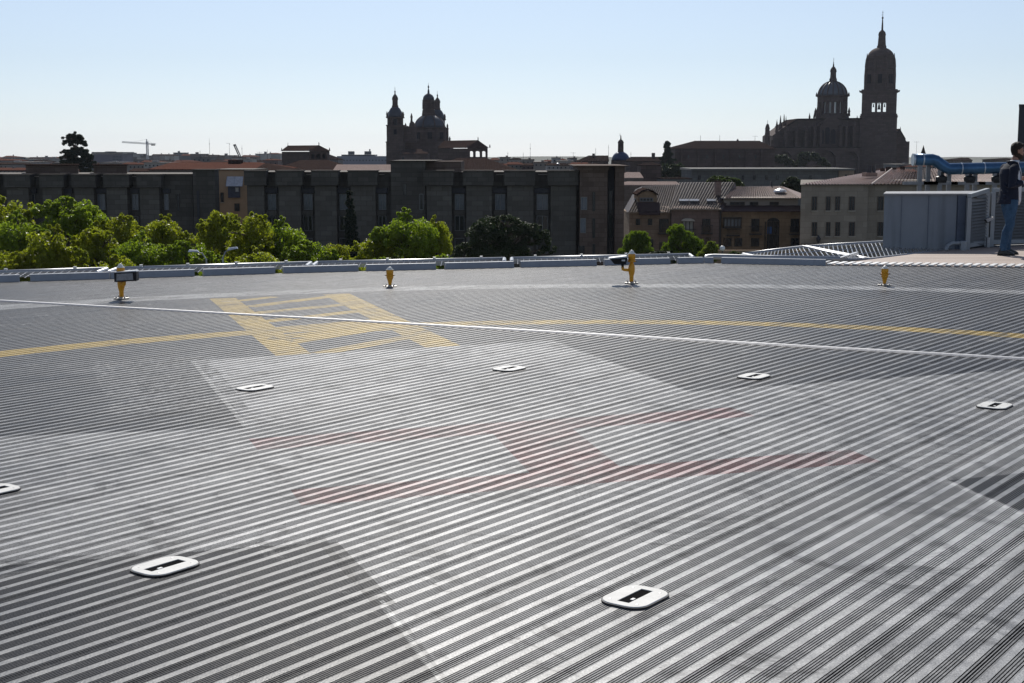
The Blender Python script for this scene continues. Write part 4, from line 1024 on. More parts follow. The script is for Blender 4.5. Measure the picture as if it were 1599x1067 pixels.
vane(t,Xc,Dc,Zc(97),mc(2.0),IRON)
for s in (-1,1):
    for yy in (-1,1):
        mb=MB(); mb.lathe([(mc(2.0),Zc(182)),(mc(1.6),Zc(176)),(mc(2.2),Zc(175)),(mc(.2),Zc(168))],(Xc+s*mc(22.6),Dc+yy*mc(14)),6); mb.build('pinnacle',ST2,t)
        mb=MB(); mb.lathe([(mc(1.5),Zc(151)),(mc(1.5),Zc(148)),(mc(.2),Zc(144))],(Xc+s*mc(22.8),Dc+yy*mc(8)),6); mb.build('finial',ST2,t)
# gable-ended chapel at the right of the tower
t2=thing('gabled_chapel','dark steep-gabled stone chapel end, immediately right of the tall cathedral tower','chapel',(XP(1409,D+10),D+10,GZ))
pts=[(1397,280),(1397,212),(1404,202.5),(1413,217),(1415,221),(1420,221),(1420,280)]
mb=MB(); mb.yprism([(XP(x,D+10,230),ZP(y,D+10)) for x,y in pts][::-1],D+10,D+30); mb.build('wall',ST2,t2)
pts=[(1396.6,210.5),(1404,201),(1414.2,217.4),(1413.2,218.2),(1404,203.4),(1397,212.2)]
mb=MB(); mb.yprism([(XP(x,D+9.5,230),ZP(y,D+9.5)) for x,y in pts][::-1],D+9.4,D+30.4); mb.build('roof',DKR,t2)
mb=MB(); mb.lat(1404,((204,1.0),(200,.4),(197.5,.1)),D+10,6); mb.build('finial',ST2,t2)
# slender turret left of the cathedral
t2=thing('stone_turret','slender dark stone turret with a pointed cap standing alone left of the cathedral pinnacles','turret',(XP(1197,780),780,GZ))
mb=MB(); mb.lat(1197,((232,4.4),(215,4.2),(214,4.9),(212.5,4.9),(212,4.0),(202,3.4),(201.5,4.0),(200.5,3.6),(196,2.5),(193.5,1.2)),780,8); mb.build('shaft',ST2,t2)
mb=MB(); mb.lathe([(MP(3.9,780),GZ),(MP(4.4,780),ZP(232,780))],(XP(1197,780),780),8,.5); mb.build('base',ST2,t2)
vane(t2,XP(1197,780),780,ZP(193.6,780),MP(1.9,780),IRON)
# small pointed spire and low roofs behind the duct
t2=thing('slate_spire','small dark pyramid spire poking up just above the left end of the blue duct','spire',(XP(1443,600),600,GZ))
mb=MB(); mb.fb(1437,1449,245,None,600,4); mb.build('tower',ST2,t2); mb=MB(); mb.lat(1443,((245.2,6.6),(236,3),(227,.15)),600,4,yc=602); mb.build('roof',DKR,t2)
gabled('far_roof','low dark dome-like roof between the small spire and the man, behind the duct','building',1492,1518,250.5,246.5,700,24,ST3,DKR,rx=(1500,1512))
gabled('far_roof','small dark roof tip just left of the man, behind the duct','building',1555,1590,249.5,247,700,20,ST3,DKR,rx=(1568,1574))
# tall dark tower block at the right edge
t2=thing('tower_block','tall plain dark tower block cut by the right picture edge above the man','building',(XP(1620,70),70,GZ))
mb=MB(); mb.fb(1587,1650,165,None,70,6,.6); mb.build('wall',mat('dark_concrete',(.055,.058,.066),.8,var=.1),t2)
mb=MB(); mb.fb(1586.5,1651,163,164.9,69.9,6.2,.6); mb.build('coping',mat('dark_concrete2',(.10,.10,.11),.8,var=.1),t2)

# ---- monastery and long walls at mid distance
t=gabled('monastery','long brown monastery with hipped dark roof, left of the cathedral','building',1054,1210,232.5,220,560,40,ST2,DKR,rx=(1085,1186),chim=((1077,229,5),(1172,228,5)))
for x in (1065,1091,1118,1142,1166,1190):
    mb=MB(); mb.fb(x-1.5,x+1.5,233,None,558.6,1.4); mb.build('buttress',ST2,t)
for x in (1075,1104,1130,1155,1180): window(t,x-1.2,x+1.2,242,248,559.8,WFD,glass(),0)
mb=MB(); mb.lat(1151,((221,2.0),(218.5,1.4),(217,.1)),580,8); mb.build('finial',ST2,t)
t=thing('long_grey_building','long flat grey stone building with a pale cornice and few windows, below the cathedral','building',(XP(1200,300),300,GZ))
GS=stone('grey_stone',(.16,.157,.15),1.5,.7,.1)
mb=MB(); mb.fb(1080,1310,266.5,None,300,18); mb.build('wall',GS,t)
mb=MB(); mb.fb(1310.2,1334,266.5,None,299.5,19); mb.build('end_bay',stone('warm_end',(.32,.25,.19),1.5,.7,.1),t)
mb=MB(); mb.fb(1079,1335,263.4,266.5,299,20); mb.build('cornice',mat('pale_cornice',(.15,.145,.135),.8),t)
for x in (1092,1160,1178,1197,1214,1266): window(t,x-2,x+2,274,281,299.8,WFD,glass(),0)
for x in (1321,1330): window(t,x-1.6,x+1.6,273,279,299.4,WFD,glass(),0)
t=gabled('low_wall_house','low plain grey house end left of the long grey building','house',1035,1080,279,277.4,296,12,GS,DKR,rx=(1040,1074))
gabled('pyramid_house','small square brown house with a flat pyramid roof, right of the stone end tower','house',1001,1033,258.5,253.5,330,10,ST2,DKR,rx=(1014,1020))
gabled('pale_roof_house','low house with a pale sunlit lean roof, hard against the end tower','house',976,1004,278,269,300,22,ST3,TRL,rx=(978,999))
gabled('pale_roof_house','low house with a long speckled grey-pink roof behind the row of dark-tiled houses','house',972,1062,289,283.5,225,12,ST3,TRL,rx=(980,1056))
# small blue dome church
D=500.0
t=thing('small_church','small church with a dark blue dome, tall lantern and thin spire on the skyline','church',(XP(968,D),D,GZ))
mb=MB(); mb.lat(969,((262,16),(251,15.2),(250.4,16)),D+4,8); mb.lathe([(MP(16,D),GZ),(MP(16,D),ZP(262,D))],(XP(969,D),D+4),8,.5); mb.build('drum',ST2,t)
mb=MB(); mb.lat(969,[(250.6-14*math.sin(R(a)),14*math.cos(R(a))) for a in (0,15,30,45,60,70)],D+4,20); mb.build('dome',mat('blue_slate',(.03,.05,.11),.4,.1),t,smooth=True)
mb=MB(); mb.lat(969,((239,5.2),(236,4.6),(224,4.4),(223.4,5.0),(222.6,4.8),(220,3.6),(218,1.2),(213,.7),(211,.3)),D+4,10); mb.build('lantern',ST2,t)
vane(t,XP(969,D),D+4,ZP(213,D),MP(1.6,D),IRON)
gabled('far_roof','dark block with a straight roofline left of the small blue dome','building',905,950,252,243,480,20,ST2,DKR,rx=(919,950),chim=((925,240,4),))
gabled('far_roof','long dark roof running right from the small blue dome to the conifer','building',984,1050,252,245,470,20,ST2,DKR,rx=(985,1046),chim=((1018,239,5),))

# ================================================================== row of houses at the right (near the deck)
def corrug(mb,e0,e1,r1,r0,pitch=.33,amp=.07,row=.5):
    """tiled slope: bilinear patch with barrel-tile waves and stepped rows"""
    e0,e1,r1,r0=map(Vector,(e0,e1,r1,r0)); W=(e1-e0).length; Ls=((r0-e0).length+(r1-e1).length)/2
    nu=int(W/pitch)*4; nv=max(2,int(Ls/row)); nrm=(e1-e0).cross(r0-e0).normalized()
    if nrm.z<0: nrm=-nrm
    vs=[];fs=[]
    for j in range(nv):
        for e in (0,1):
            v=(j+e)/nv
            for i in range(nu+1):
                u=i/nu; p=e0.lerp(e1,u).lerp(r0.lerp(r1,u),v)
                ph=(i%4)/4*2*math.pi
                vs.append(p+nrm*(amp*math.sin(ph)+(.05 if e==0 else 0)))
        b=j*2*(nu+1)
        for i in range(nu): fs.append((b+i,b+i+1,b+nu+2+i,b+nu+1+i))
    mb.add(vs,fs)
RT=mat('weathered_barrel_tile',(.075,.052,.044),.6,var=.5,scale=1.4)
RT2=mat('redder_barrel_tile',(.26,.18,.15),.6,var=.4,scale=1.4)
RT3=mat('pinkish_barrel_tile',(.42,.31,.27),.6,var=.35,scale=1.4)
HW=stone('house_brown',(.32,.235,.17),1.2,.5,.12); HW2=stone('house_rose',(.29,.21,.175),1.2,.5,.12); HW3=stone('house_ochre',(.36,.26,.17),1.2,.5,.12)
Yh=190.0
def balcony(par,x0,x1,yt,yb,Y):
    mb=MB(); X0,X1=XP(x0,Y,yb),XP(x1,Y,yb); z0,z1=ZP(yb,Y),ZP(yt,Y)
    mb.box(X0,X1,Y-.8,Y-.02,z0-.15,z0)
    n=int((X1-X0)/.16)
    for k in range(n+1): x=X0+(X1-X0)*k/n; mb.box(x-.02,x+.02,Y-.79,Y-.75,z0,z1)
    mb.box(X0,X1,Y-.8,Y-.74,z1,z1+.06)
    for x in (X0,X1): mb.box(x-.03,x+.03,Y-.8,Y-.02,z1,z1+.05)
    mb.build('balcony',WFD,par)
# house A
t=thing('row_house','brown row house with big arched dormer, first right of the end tower','house',(XP(1010,Yh),Yh,GZ))
mb=MB(); mb.fb(983,1048.6,333,None,Yh,13); mb.build('wall',HW,t)
mb=MB(); mb.fb(982,1049,331.5,333,Yh-.5,1); mb.build('eave',mat('eave_stone',(.36,.29,.22),.8),t)
P0=lambda x,y,Y:P(x,y,Y)
mb=MB(); corrug(mb,P0(981,331.4,Yh-.6),P0(1049,331.4,Yh-.6),P0(1060,288,Yh+9),P0(1003,291,Yh+9)); mb.build('roof',RT,t)
mb=MB(); mb.add([P0(981,331.5,Yh-.6),P0(1003,291.2,Yh+9),P0(992,296,Yh+16),P0(972,331.5,Yh+16)],[(0,1,2,3)]); mb.build('side_slope',RT,t)
dm=MB(); q=[(996,306),(996,318),(1026,318),(1026,306),(1019,300),(1011,298.5),(1003,300)]
dm.yprism([(XP(x,Yh+1,300),ZP(y,Yh+1)) for x,y in q],Yh+1,Yh+7); d_=dm.build('dormer',HW3,t); 
dm=MB(); q2=[(994,305.5),(1003,299),(1011,297),(1019,299),(1028,305.5),(1028,303.5),(1019,297),(1011,295),(1003,297),(994,303.5)]
dm.yprism([(XP(x,Yh+.5,300),ZP(y,Yh+.5)) for x,y in q2][::-1],Yh+.5,Yh+7); dm.build('dormer_roof',TRD,d_)
window(t,999,1020,309,315,Yh+.85,WF,mat('dark_lens',(.01,.01,.012),.25),3)
mb=MB(); mb.add([P0(995,316,Yh+.6),P0(1030,316,Yh+.6),P0(1031,334,Yh-.8),P0(998,334,Yh-.8),P0(995,318,Yh+.6),P0(1030,318,Yh+.6),P0(1031,336,Yh-.8),P0(998,336,Yh-.8)],[(0,3,2,1),(4,5,6,7),(0,1,5,4),(2,3,7,6),(1,2,6,5),(0,4,7,3)])
mb.build('lead_apron',mat('brown_apron',(.07,.045,.042),.75,var=.15),t)
window(t,993,999.5,342,352,Yh-.1,WFD,glass(),0,HW3); window(t,1012,1018.5,342,352,Yh-.1,WFD,glass(),0,HW3); window(t,1029.5,1044,342,362,Yh-.1,WFD,glass(),1)
balcony(t,1028,1045.5,355,364,Yh); window(t,1030,1044,378,398,Yh-.1,WFD,glass(),1); window(t,1012,1020,374,390,Yh-.1,WFD,glass(),1)
mb=MB(); mb.bar((XP(1049.5,Yh-.3),Yh-.3,GZ),(XP(1049.5,Yh-.3),Yh-.3,ZP(333,Yh)),.18); mb.build('downpipe',WFD,t)
# house B
t=thing('row_house','rose-brown row house with three roof windows, second right of the end tower','house',(XP(1088,Yh),Yh,GZ))
mb=MB(); mb.fb(1048.8,1126,328,None,Yh-.8,14); mb.build('wall',HW2,t)
mb=MB(); mb.fb(1046,1127,326.6,328.4,Yh-1.5,1.4); mb.build('eave',mat('eave_stone',(.36,.29,.22),.8),t)
mb=MB(); corrug(mb,P0(1044,326.6,Yh-1.6),P0(1121,326.6,Yh-1.6),P0(1147,284.6,Yh+8),P0(1061,285,Yh+8)); mb.build('roof',RT,t)
mb=MB(); mb.add([P0(1121,326.8,Yh-1.6),P0(1148,284.8,Yh+8),P0(1150,296,Yh+8),P0(1128,328,Yh-1.6)],[(0,1,2,3)]); mb.build('verge',RT,t)
for x in (1061,1077,1104):
    mb=MB(); mb.hexa([P0(x-.5,316,Yh+.6),P0(x+14.5,316,Yh+.6),P0(x+14.5,311,Yh+2.0),P0(x-.5,311,Yh+2.0)],[P0(x-.5,313.6,Yh+.4),P0(x+14.5,313.6,Yh+.4),P0(x+14.5,310.6,Yh+2.0),P0(x-.5,310.6,Yh+2.0)]); mb.build('roof_window',mat('skylight_glass',(.45,.47,.5),.12,.2,spec=.9,var=.05),t)
mb=MB(); mb.fb(1117.5,1126,284,318,Yh+3,1.4); mb.build('chimney',HW2,t); mb=MB(); mb.fb(1116.8,1126.6,282.8,284,Yh+2.9,1.6); mb.build('chimney_cap',TRD,t)
window(t,1065,1083,345,366,Yh-.9,WFD,mat('lit_conservatory',(.32,.31,.27),.4,var=.4,scale=1.2),2)
mb=MB(); A,B=XP(1063.5,Yh-1,345),XP(1084.5,Yh-1,345); rr=(B-A)/2; zc=ZP(345.4,Yh-1)
mb.yprism([(A+rr-rr*math.cos(math.pi*j/10),zc+rr*.42*math.sin(math.pi*j/10)) for j in range(11)],Yh-1.5,Yh-.85); mb.build('arched_canopy',mat('cream_canopy',(.55,.5,.42),.7),t)
balcony(t,1063,1085,358,366.5,Yh-.8); window(t,1097,1109.5,342,363,Yh-.9,WFD,glass(),1); balcony(t,1094.5,1111.5,352,364,Yh-.8)
window(t,1102,1110,371,381,Yh-.9,WFD,glass(),1)
mb=MB(); mb.bar((XP(1126.6,Yh-1),Yh-1.0,GZ),(XP(1126.6,Yh-1),Yh-1.0,ZP(328,Yh)),.2); mb.build('downpipe',WFD,t)
# house C
t=thing('row_house','ochre row house with pale attic storey and tall arched glazing, third right of end tower','house',(XP(1190,Yh),Yh,GZ))
mb=MB(); mb.fb(1127,1252,331,None,Yh-.4,14); mb.build('wall',HW3,t)
mb=MB(); mb.fb(1130,1246,311,322,Yh+1.4,10); mb.build('attic_wall',mat('pale_render',(.36,.32,.27),.8,var=.08),t)
mb=MB(); mb.fb(1129.5,1249,309.6,310.9,Yh+.8,1.2); mb.build('attic_eave',mat('white_eave',(.3,.27,.24),.8),t)
mb=MB(); mb.add([P0(1127,321,Yh+1.3),P0(1249,321,Yh+1.3),P0(1250,329.6,Yh-1.3),P0(1122,329.6,Yh-1.3),P0(1122,331,Yh-1.3),P0(1250,331,Yh-1.3),P0(1127,323,Yh+1.3),P0(1249,323,Yh+1.3)],[(0,3,2,1),(3,4,5,2),(4,6,7,5),(1,2,5,7),(0,6,4,3)]); mb.build('lower_roof',mat('brown_apron',(.07,.045,.042),.75,var=.15),t)
mb=MB(); corrug(mb,P0(1131,309.6,Yh+.6),P0(1249,309.6,Yh+.6),P0(1222,291.5,Yh+9),P0(1148,291.5,Yh+9)); mb.build('roof',RT2,t)
mb=MB(); mb.add([P0(1249.5,309.8,Yh+.6),P0(1222,291.6,Yh+9),P0(1224,291.8,Yh+14),P0(1262,306,Yh+14)],[(0,1,2,3)]); mb.build('hip_slope',RT2,t)
mb=MB(); mb.lathe([(.9,ZP(300,Yh+4)),(.8,ZP(297,Yh+4)),(.1,ZP(294,Yh+4))],(XP(1218,Yh+4,298),Yh+4),10); mb.build('roof_light',mat('white_vent',(.7,.7,.7),.3,.2),t)
mb=MB(); mb.fb(1203,1206,283,296,Yh+9,.4); mb.build('chimney',IRON,t)
for a,b in ((1140,1163),(1171,1184),(1202,1216)): window(t,a,b,315.5,320.5,Yh+1.25,WFD,glass(),2 if b-a>14 else 1)
window(t,1130,1158,341,355,Yh-.9,WFD,CUR,4); mb=MB(); mb.fb(1129.5,1158.5,340,341,Yh-1.1,.7); mb.fb(1129.5,1158.5,355.2,357,Yh-1.1,.7); mb.build('oriel_frame',WFD,t)
balcony(t,1134,1154,358,367,Yh-.4)
window(t,1173.5,1186,342,362,Yh-.5,WFD,glass(),1); balcony(t,1170,1188,354,365,Yh-.4)
window(t,1235,1248,342,363,Yh-.5,WFD,glass(),1); balcony(t,1232,1249,354,365,Yh-.4)
for a,b in ((1130,1142.5),(1147,1159),(1173,1185.5),(1235,1248)): window(t,a,b,372,385,Yh-.5,WFD,glass(),1)
mb=MB(); A,B=XP(1197,Yh,345),XP(1216,Yh,345); rr=(B-A)/2; zc=ZP(346,Yh)
mb.yprism([(A,GZ),(B,GZ),(B,zc)]+[(A+rr+rr*math.cos(math.pi*j/10),zc+rr*.62*math.sin(math.pi*j/10)) for j in range(1,10)]+[(A,zc)],Yh-.55,Yh-.42); e_=mb.build('arched_glazing',glass(),t)
e_['_o']=list(t['_o'])
mb=MB()
for x in (1197.3,1203,1209.5,1215.6): mb.bar((XP(x,Yh-.6),Yh-.6,ZP(395,Yh)),(XP(x,Yh-.6),Yh-.6,zc),.12)
for y in (346,353,366,380): mb.bar((A,Yh-.62,ZP(y,Yh)),(B,Yh-.62,ZP(y,Yh)),.12)
mb.build('glazing_bars',WFD,e_)
mb=MB(); mb.fb(1198.5,1205,354,365,Yh-.58,.02); mb.build('blue_pane',mat('blue_pane',(.05,.13,.32),.3,var=.1),e_)
# ---- ochre stone building at right
Yo=165.0
t=thing('ochre_stone_building','plain ochre-grey stone building with two rows of narrow windows, beside the blue-grey box','building',(XP(1350,Yo),Yo,GZ))
mb=MB(); mb.fb(1252,1357,290,None,Yo,30,.6); mb.build('wall',OCH,t)
mb=MB(); mb.fb(1357.1,1640,290,None,Yo+1.6,27,.6); mb.build('rear_wall',OCH,t)
mb=MB(); mb.fb(1250.5,1358,288.3,290,Yo-.3,30,.6); mb.build('eave',mat('ochre_eave',(.17,.145,.115),.85),t)
mb=MB(); mb.fb(1358.1,1641,287,290,Yo+1.0,28,.6); mb.build('rear_eave',mat('ochre_eave',(.17,.145,.115),.85),t)
mb=MB(); mb.fb(1251,1358,380,382,Yo-.15,.15); mb.build('plinth_band',mat('ochre_eave',(.17,.145,.115),.85),t)
SL=mat('window_sill_stone',(.36,.32,.26),.85)
for yy in ((307,329),(347,369)):
    for a,b in ((1268,1276),(1290,1297),(1304.5,1312),(1326,1335)): window(t,a,b,yy[0],yy[1],Yo-.06,mat('brown_shutter',(.09,.065,.05),.6),glass(),1,SL)
    window(t,1371,1380,yy[0],yy[1],Yo+1.5,mat('brown_shutter',(.09,.065,.05),.6),glass(),1,SL)
mb=MB(); corrug(mb,P0(1253,288.2,Yo-.4),P0(1363,288.2,Yo-.4),P0(1393,264.5,Yo+22),P0(1384,265,Yo+70),.36,.07,1.2); mb.build('left_roof',RT3,t)
mb=MB(); corrug(mb,P0(1363,288.2,Yo+.6),P0(1640,285,Yo+.6),P0(1560,262.5,Yo+22),P0(1393,264.5,Yo+22),.42,.10,.6); mb.build('right_roof',RT3,t)
mb=MB(); mb.tube([P0(1361,288,Yo-.3),P0(1393,263.8,Yo+22)],.12,6); mb.build('hip_ridge',mat('pale_ridge',(.42,.36,.32),.7),t)
mb=MB(); mb.fb(1352,1370,270,276,Yo+10,2); mb.build('chimney',HW2,t)
for x in (1356,1359,1365): mb=MB(); mb.lathe([(.22,ZP(270,Yo+11)),(.2,ZP(258,Yo+11))],(XP(x,Yo+11),Yo+11),8); mb.build('flue',IRON,t)
for x,yt in ((1378,263),(1387,261),(1396,262),(1409,260)): mb=MB(); mb.fb(x,x+4,yt,268,Yo+21,1.2); mb.build('chimney',TRD,t)
lm=MB(); q=P(1278,374,Yo-.6); lm.lathe([(.10,q.z-.5),(.28,q.z),(.30,q.z+.1),(.08,q.z+.4),(.02,q.z+.5)],(q.x,q.y),6); lm.bar((q.x,q.y,q.z+.35),(q.x,Yo,q.z+.5),.07)
lmp=thing('wall_lantern','black iron wall lantern on the ochre stone building below its window row','lantern',(q.x,q.y,q.z-.5)); lm.build('lantern',IRON,lmp)

# ================================================================== FAR TOWN (each house its own thing)
rnd=random.Random(11)
FM=[mat('far_wall_a',(.17,.15,.14),.85,var=.1,scale=.1),mat('far_wall_b',(.12,.12,.125),.85,var=.1,scale=.1),mat('far_wall_c',(.22,.20,.18),.85,var=.1,scale=.1),
    mat('far_wall_d',(.13,.09,.08),.85,var=.1,scale=.1),mat('far_wall_e',(.33,.31,.29),.8,var=.06,scale=.1)]
FC=['tan','grey','beige','brick-brown','whitish']
FR_=[TR,TRD,DKR,TR]; FRn=['red-tiled','brown-roofed','dark-roofed','rust-roofed']
def landmark(px):
    L=[(-99,38,'at the far left edge'),(38,97,'left of the tall dark cedar'),(97,150,'behind the tall dark cedar'),(150,205,'right of the tall dark cedar'),(205,262,'below the tower crane'),
       (262,330,'between the crane and the tall mast'),(330,385,'around the tall thin mast'),(385,440,'just left of the arched pavilion'),(440,523,'behind the arched pavilion'),
       (523,605,'left of the twin-domed church'),(605,765,'behind the twin-domed church'),(765,800,'just right of the gallery'),(800,838,'left of the striped mast'),(838,880,'right of the striped mast'),
       (880,925,'well left of the blue dome'),(925,1000,'beside the small blue dome'),(1000,1060,'near the ragged conifer'),(1060,1420,'near the cathedral'),(1420,1700,'behind the duct')]
    for a,b,s in L:
        if a<=px<b: return s
cnt={}
used={}
def far_house(px,w,yt,D,flat=None,wm=None,rm=None):
    wi=rnd.randrange(5) if wm is None else wm; ri=rnd.randrange(4) if rm is None else rm
    flat=rnd.random()<.35 if flat is None else flat
    dist='distant' if D<520 else ('far-off' if D<1000 else 'very far')
    if flat: lab=f'{dist} flat-roofed {FC[wi]} block {landmark(px)}'
    else: lab=f'{dist} {FRn[ri]} {FC[wi]} house {landmark(px)}'
    n=used.get(lab,0); used[lab]=n+1
    if n: lab+=', '+['second','third','fourth','fifth','sixth','seventh','eighth'][min(n-1,6)]+' from left'
    dep=rnd.uniform(8,16)*(1+D/1500)
    X=XP(px,D)
    if flat:
        t=thing('town_house',lab,'house',(X,D,GZ),'houses of the far town')
        mb=MB(); mb.fb(px-w/2,px+w/2,yt,None,D,dep); mb.build('wall',FM[wi],t)
        mb=MB(); mb.fb(px-w/2-.4,px+w/2+.4,yt-.5,yt+.2,D-.4,dep+.8); mb.build('parapet',FM[(wi+1)%5],t)
        a=px+rnd.uniform(-.3,.2)*w; mb=MB(); mb.fb(a,a+w*.18,yt-2.2-rnd.random()*1.5,yt-.5,D+dep*.3,3); mb.build('roof_hut',FM[wi],t)
    else:
        rise=rnd.uniform(2.2,4.0)*(600/D)**.35; rise=max(rise,1.6)
        t=gabled('town_house',lab,'house',px-w/2,px+w/2,yt+rise,yt,D,dep,FM[wi],FR_[ri],inset=w*rnd.choice((.04,.15,.28)),group='houses of the far town')
        a=px+rnd.uniform(-.3,.3)*w; mb=MB(); mb.fb(a,a+max(.8,w*.05),yt-1.6,yt+1.5,D+dep*.35,1.2); mb.build('chimney',FM[(wi+2)%5],t)
    if D<1000:
        k=max(2,int(w/6))
        for i in range(k):
            x=px-w/2+w*(i+.5)/k; mb=MB(); hh=MP(1,D)
            yy=yt+ (6 if not flat else 3.5)
            mb.fb(x-.9,x+.9,yy,yy+2.4,D-.1,.1); mb.build('window',glass('church_glass',(.015,.015,.02)),t)
    return t
sky_left=[(-20,248),(12,246),(38,248.5),(62,247.5),(86,247),(104,247),(152,246),(205,243.5),(238,244),(262,244),(285,241.5),(312,241.5),(340,247),(362,243),(385,245),(405,243),(425,241)]
def skyy(px,tbl):
    for (a,b),(c,d) in zip(tbl,tbl[1:]):
        if a<=px<=c: return b+(d-b)*(px-a)/(c-a)
    return tbl[-1][1]
# very far row, far row, nearer row on the left
px=-12.
while px<436:
    w_=rnd.uniform(13,24); 
    if not(100<px<142): far_house(px+w_/2,w_,skyy(px+w_/2,sky_left)+rnd.uniform(-3.6,.3),rnd.uniform(1350,1500))
    px+=w_*.92
px=-14.
while px<440:
    w_=rnd.uniform(16,32)
    if not(96<px<128): far_house(px+w_/2,w_,248.5+rnd.uniform(-3.0,2.0),rnd.uniform(720,860))
    px+=w_*1.0
px=-16.
while px<300:
    w_=rnd.uniform(26,46)
    if not(90<px<120): far_house(px+w_/2,w_,254+rnd.uniform(-1.5,2),rnd.uniform(400,480))
    px+=w_*.98
far_house(17,40,262,255,False,0,3); far_house(75,50,262,262,False,3,0); far_house(222,40,263,250,False,4,1)
t=thing('office_block','long grey-violet block with a dark flat roof, right of the tall dark cedar','building',(XP(168,640),640,GZ))
VI=mat('violet_grey_wall',(.17,.16,.19),.8,var=.1,scale=.1)
mb=MB(); mb.fb(144,191,240.5,None,640,18); mb.build('wall',VI,t); mb=MB(); mb.fb(143,192,237.6,240.4,639.4,19); mb.build('flat_roof',DK,t)
mb=MB(); mb.fb(164,176,236.6,237.5,645,6); mb.build('roof_hut',VI,t)
for i in range(12): mb=MB(); mb.fb(176+ (i%6)*2.3,177.3+(i%6)*2.3,244+4*(i//6),246.4+4*(i//6),639.85,.15); mb.build('window',CUR,t)
t=thing('office_block','wide blue-grey block with two rooftop boxes, between the pavilion and the twin-domed church','building',(XP(565,900),900,GZ))
mb=MB(); mb.fb(526,608,244,None,900,25); mb.build('wall',mat('bluegrey_block',(.20,.21,.25),.8,var=.1,scale=.1),t)
mb=MB(); mb.fb(533,585,241.6,243.9,903,18); mb.build('attic',DK,t)
for a,b in ((543.5,551.5),(569,578)): mb=MB(); mb.fb(a,b,236.4,241.5,906,8); mb.build('roof_box',FM[1],t)
mb=MB(); mb.fb(576.4,578,233,236.3,907,2); mb.build('flue',FM[1],t)
for i in range(15): mb=MB(); mb.fb(531+i*5,533+i*5,249.5,251.6,899.8,.2); mb.build('window',CUR,t)
gabled('town_house','dark gable-ended house between the pavilion and the wide blue-grey block','house',512,528,249.5,241.5,700,20,FM[1],DKR,rx=(513,515),group='houses of the far town')
px=764.
tbl=[(764,250),(775,246.5),(790,246),(812,247.5),(828,250),(842,254),(858,249),(882,247),(900,250),(912,251),(1060,251)]
while px<915:
    w_=rnd.uniform(11,22); far_house(px+w_/2,w_,skyy(px+w_/2,tbl)+rnd.uniform(-.8,1.2),rnd.uniform(650,760)); px+=w_*.9
px=766.
while px<920:
    w_=rnd.uniform(16,30); far_house(px+w_/2,w_,254.5+rnd.uniform(-1.5,2.),rnd.uniform(400,470)); px+=w_*.95
far_house(869,13,246.5,560,True,4,0); far_house(895,12,247,560,True,2,0); far_house(884,26,252,540,True,4,0)
px=1400.
while px<1600:
    w_=rnd.uniform(18,34); far_house(px+w_/2,w_,256+rnd.uniform(-2,2.),rnd.uniform(560,640)); px+=w_
for px,w_,yt,D in ((1345,26,276,240),(1322,22,279,250),(1404,22,262,420),(1385,20,268,300),(1420,26,264,360)): far_house(px,w_,yt,D,False,None,rnd.choice((0,3)))

# ---- crane, masts, aerials
D=1300.
t=thing('tower_crane','thin white tower crane with its jib pointing left on the left skyline','crane',(XP(231,D),D,GZ))
CR=mat('crane_white',(.45,.45,.46),.6)
def lattice(mb,a,b,w_,n,r=.12):
    a=Vector(a); b=Vector(b); d=(b-a).normalized(); u=Vector((0,1,0)); s=d.cross(u).normalized()
    cs=[(s*i+u*j)*w_/2 for i,j in ((-1,-1),(1,-1),(1,1),(-1,1))]
    for c in cs: mb.bar(a+c,b+c,r*2)
    for k in range(n):
        p=a+(b-a)*k/n; q=a+(b-a)*(k+1)/n
        mb.bar(p+cs[0],q+cs[1],r); mb.bar(p+cs[3],q+cs[2],r)
mb=MB(); lattice(mb,(XP(231,D),D,GZ),(XP(231,D),D,ZP(221,D)),1.5,26,.2); mb.build('mast',CR,t)
mb=MB(); lattice(mb,(XP(244,D),D,ZP(225.4,D)),(XP(192,D),D,ZP(222,D)),1.1,30,.16); mb.build('jib',CR,t)
mb=MB(); mb.bar((XP(230.5,D),D,ZP(224.5,D)),(XP(230.3,D),D,ZP(217.5,D)),.7); mb.build('peak',CR,t)
mb=MB(); mb.bar((XP(230.3,D),D,ZP(217.7,D)),(XP(206,D),D,ZP(222.8,D)),.12); mb.bar((XP(230.3,D),D,ZP(217.7,D)),(XP(240,D),D,ZP(225,D)),.12); mb.build('tie_rods',CR,t)
mb=MB(); mb.box(XP(237.5,D),XP(243,D),D-1,D+1,ZP(227.6,D),ZP(225.6,D)); mb.build('counterweight',IRON,t)
def mast(px,yt,yb,D,lab,kind=0):
    t=thing('aerial_mast',lab,'aerial',(XP(px,D),D,ZP(yb,D)),'masts and aerials on the skyline')
    X=XP(px,D); mb=MB(); r=MP(.30,D); mb.tube([(X,D,ZP(yb,D)-2),(X,D,ZP((yt+yb)/2,D)),(X,D,ZP(yt,D))],[r,r*.8,r*.5],5); mb.build('pole',IRON,t)
    mb=MB(); s=MP(1,D)
    if kind==1: 
        mb.bar((X-9*s*.5,D,ZP(yt,D)),(X,D,ZP(yt,D)),r*1.2); mb.bar((X,D,ZP(yt,D)),(X+s,D,ZP(yt+2,D)),r*1.2)
    elif kind==2:
        mb.bar((X-4*s,D,ZP(yt+1.0,D)),(X+4*s,D,ZP(yt+1,D)),r*.9)
        for k in range(5): mb.bar((X-4*s+2*s*k,D-s,ZP(yt+1,D)),(X-4*s+2*s*k,D+s,ZP(yt+1,D)),r*.6)
    else: mb.lathe([(r,ZP(yt+(yb-yt)*.32,D)),(r*2.4,ZP(yt+(yb-yt)*.30,D)),(r,ZP(yt+(yb-yt)*.27,D))],(X,D),6)
    mb.build('aerial',IRON,t)
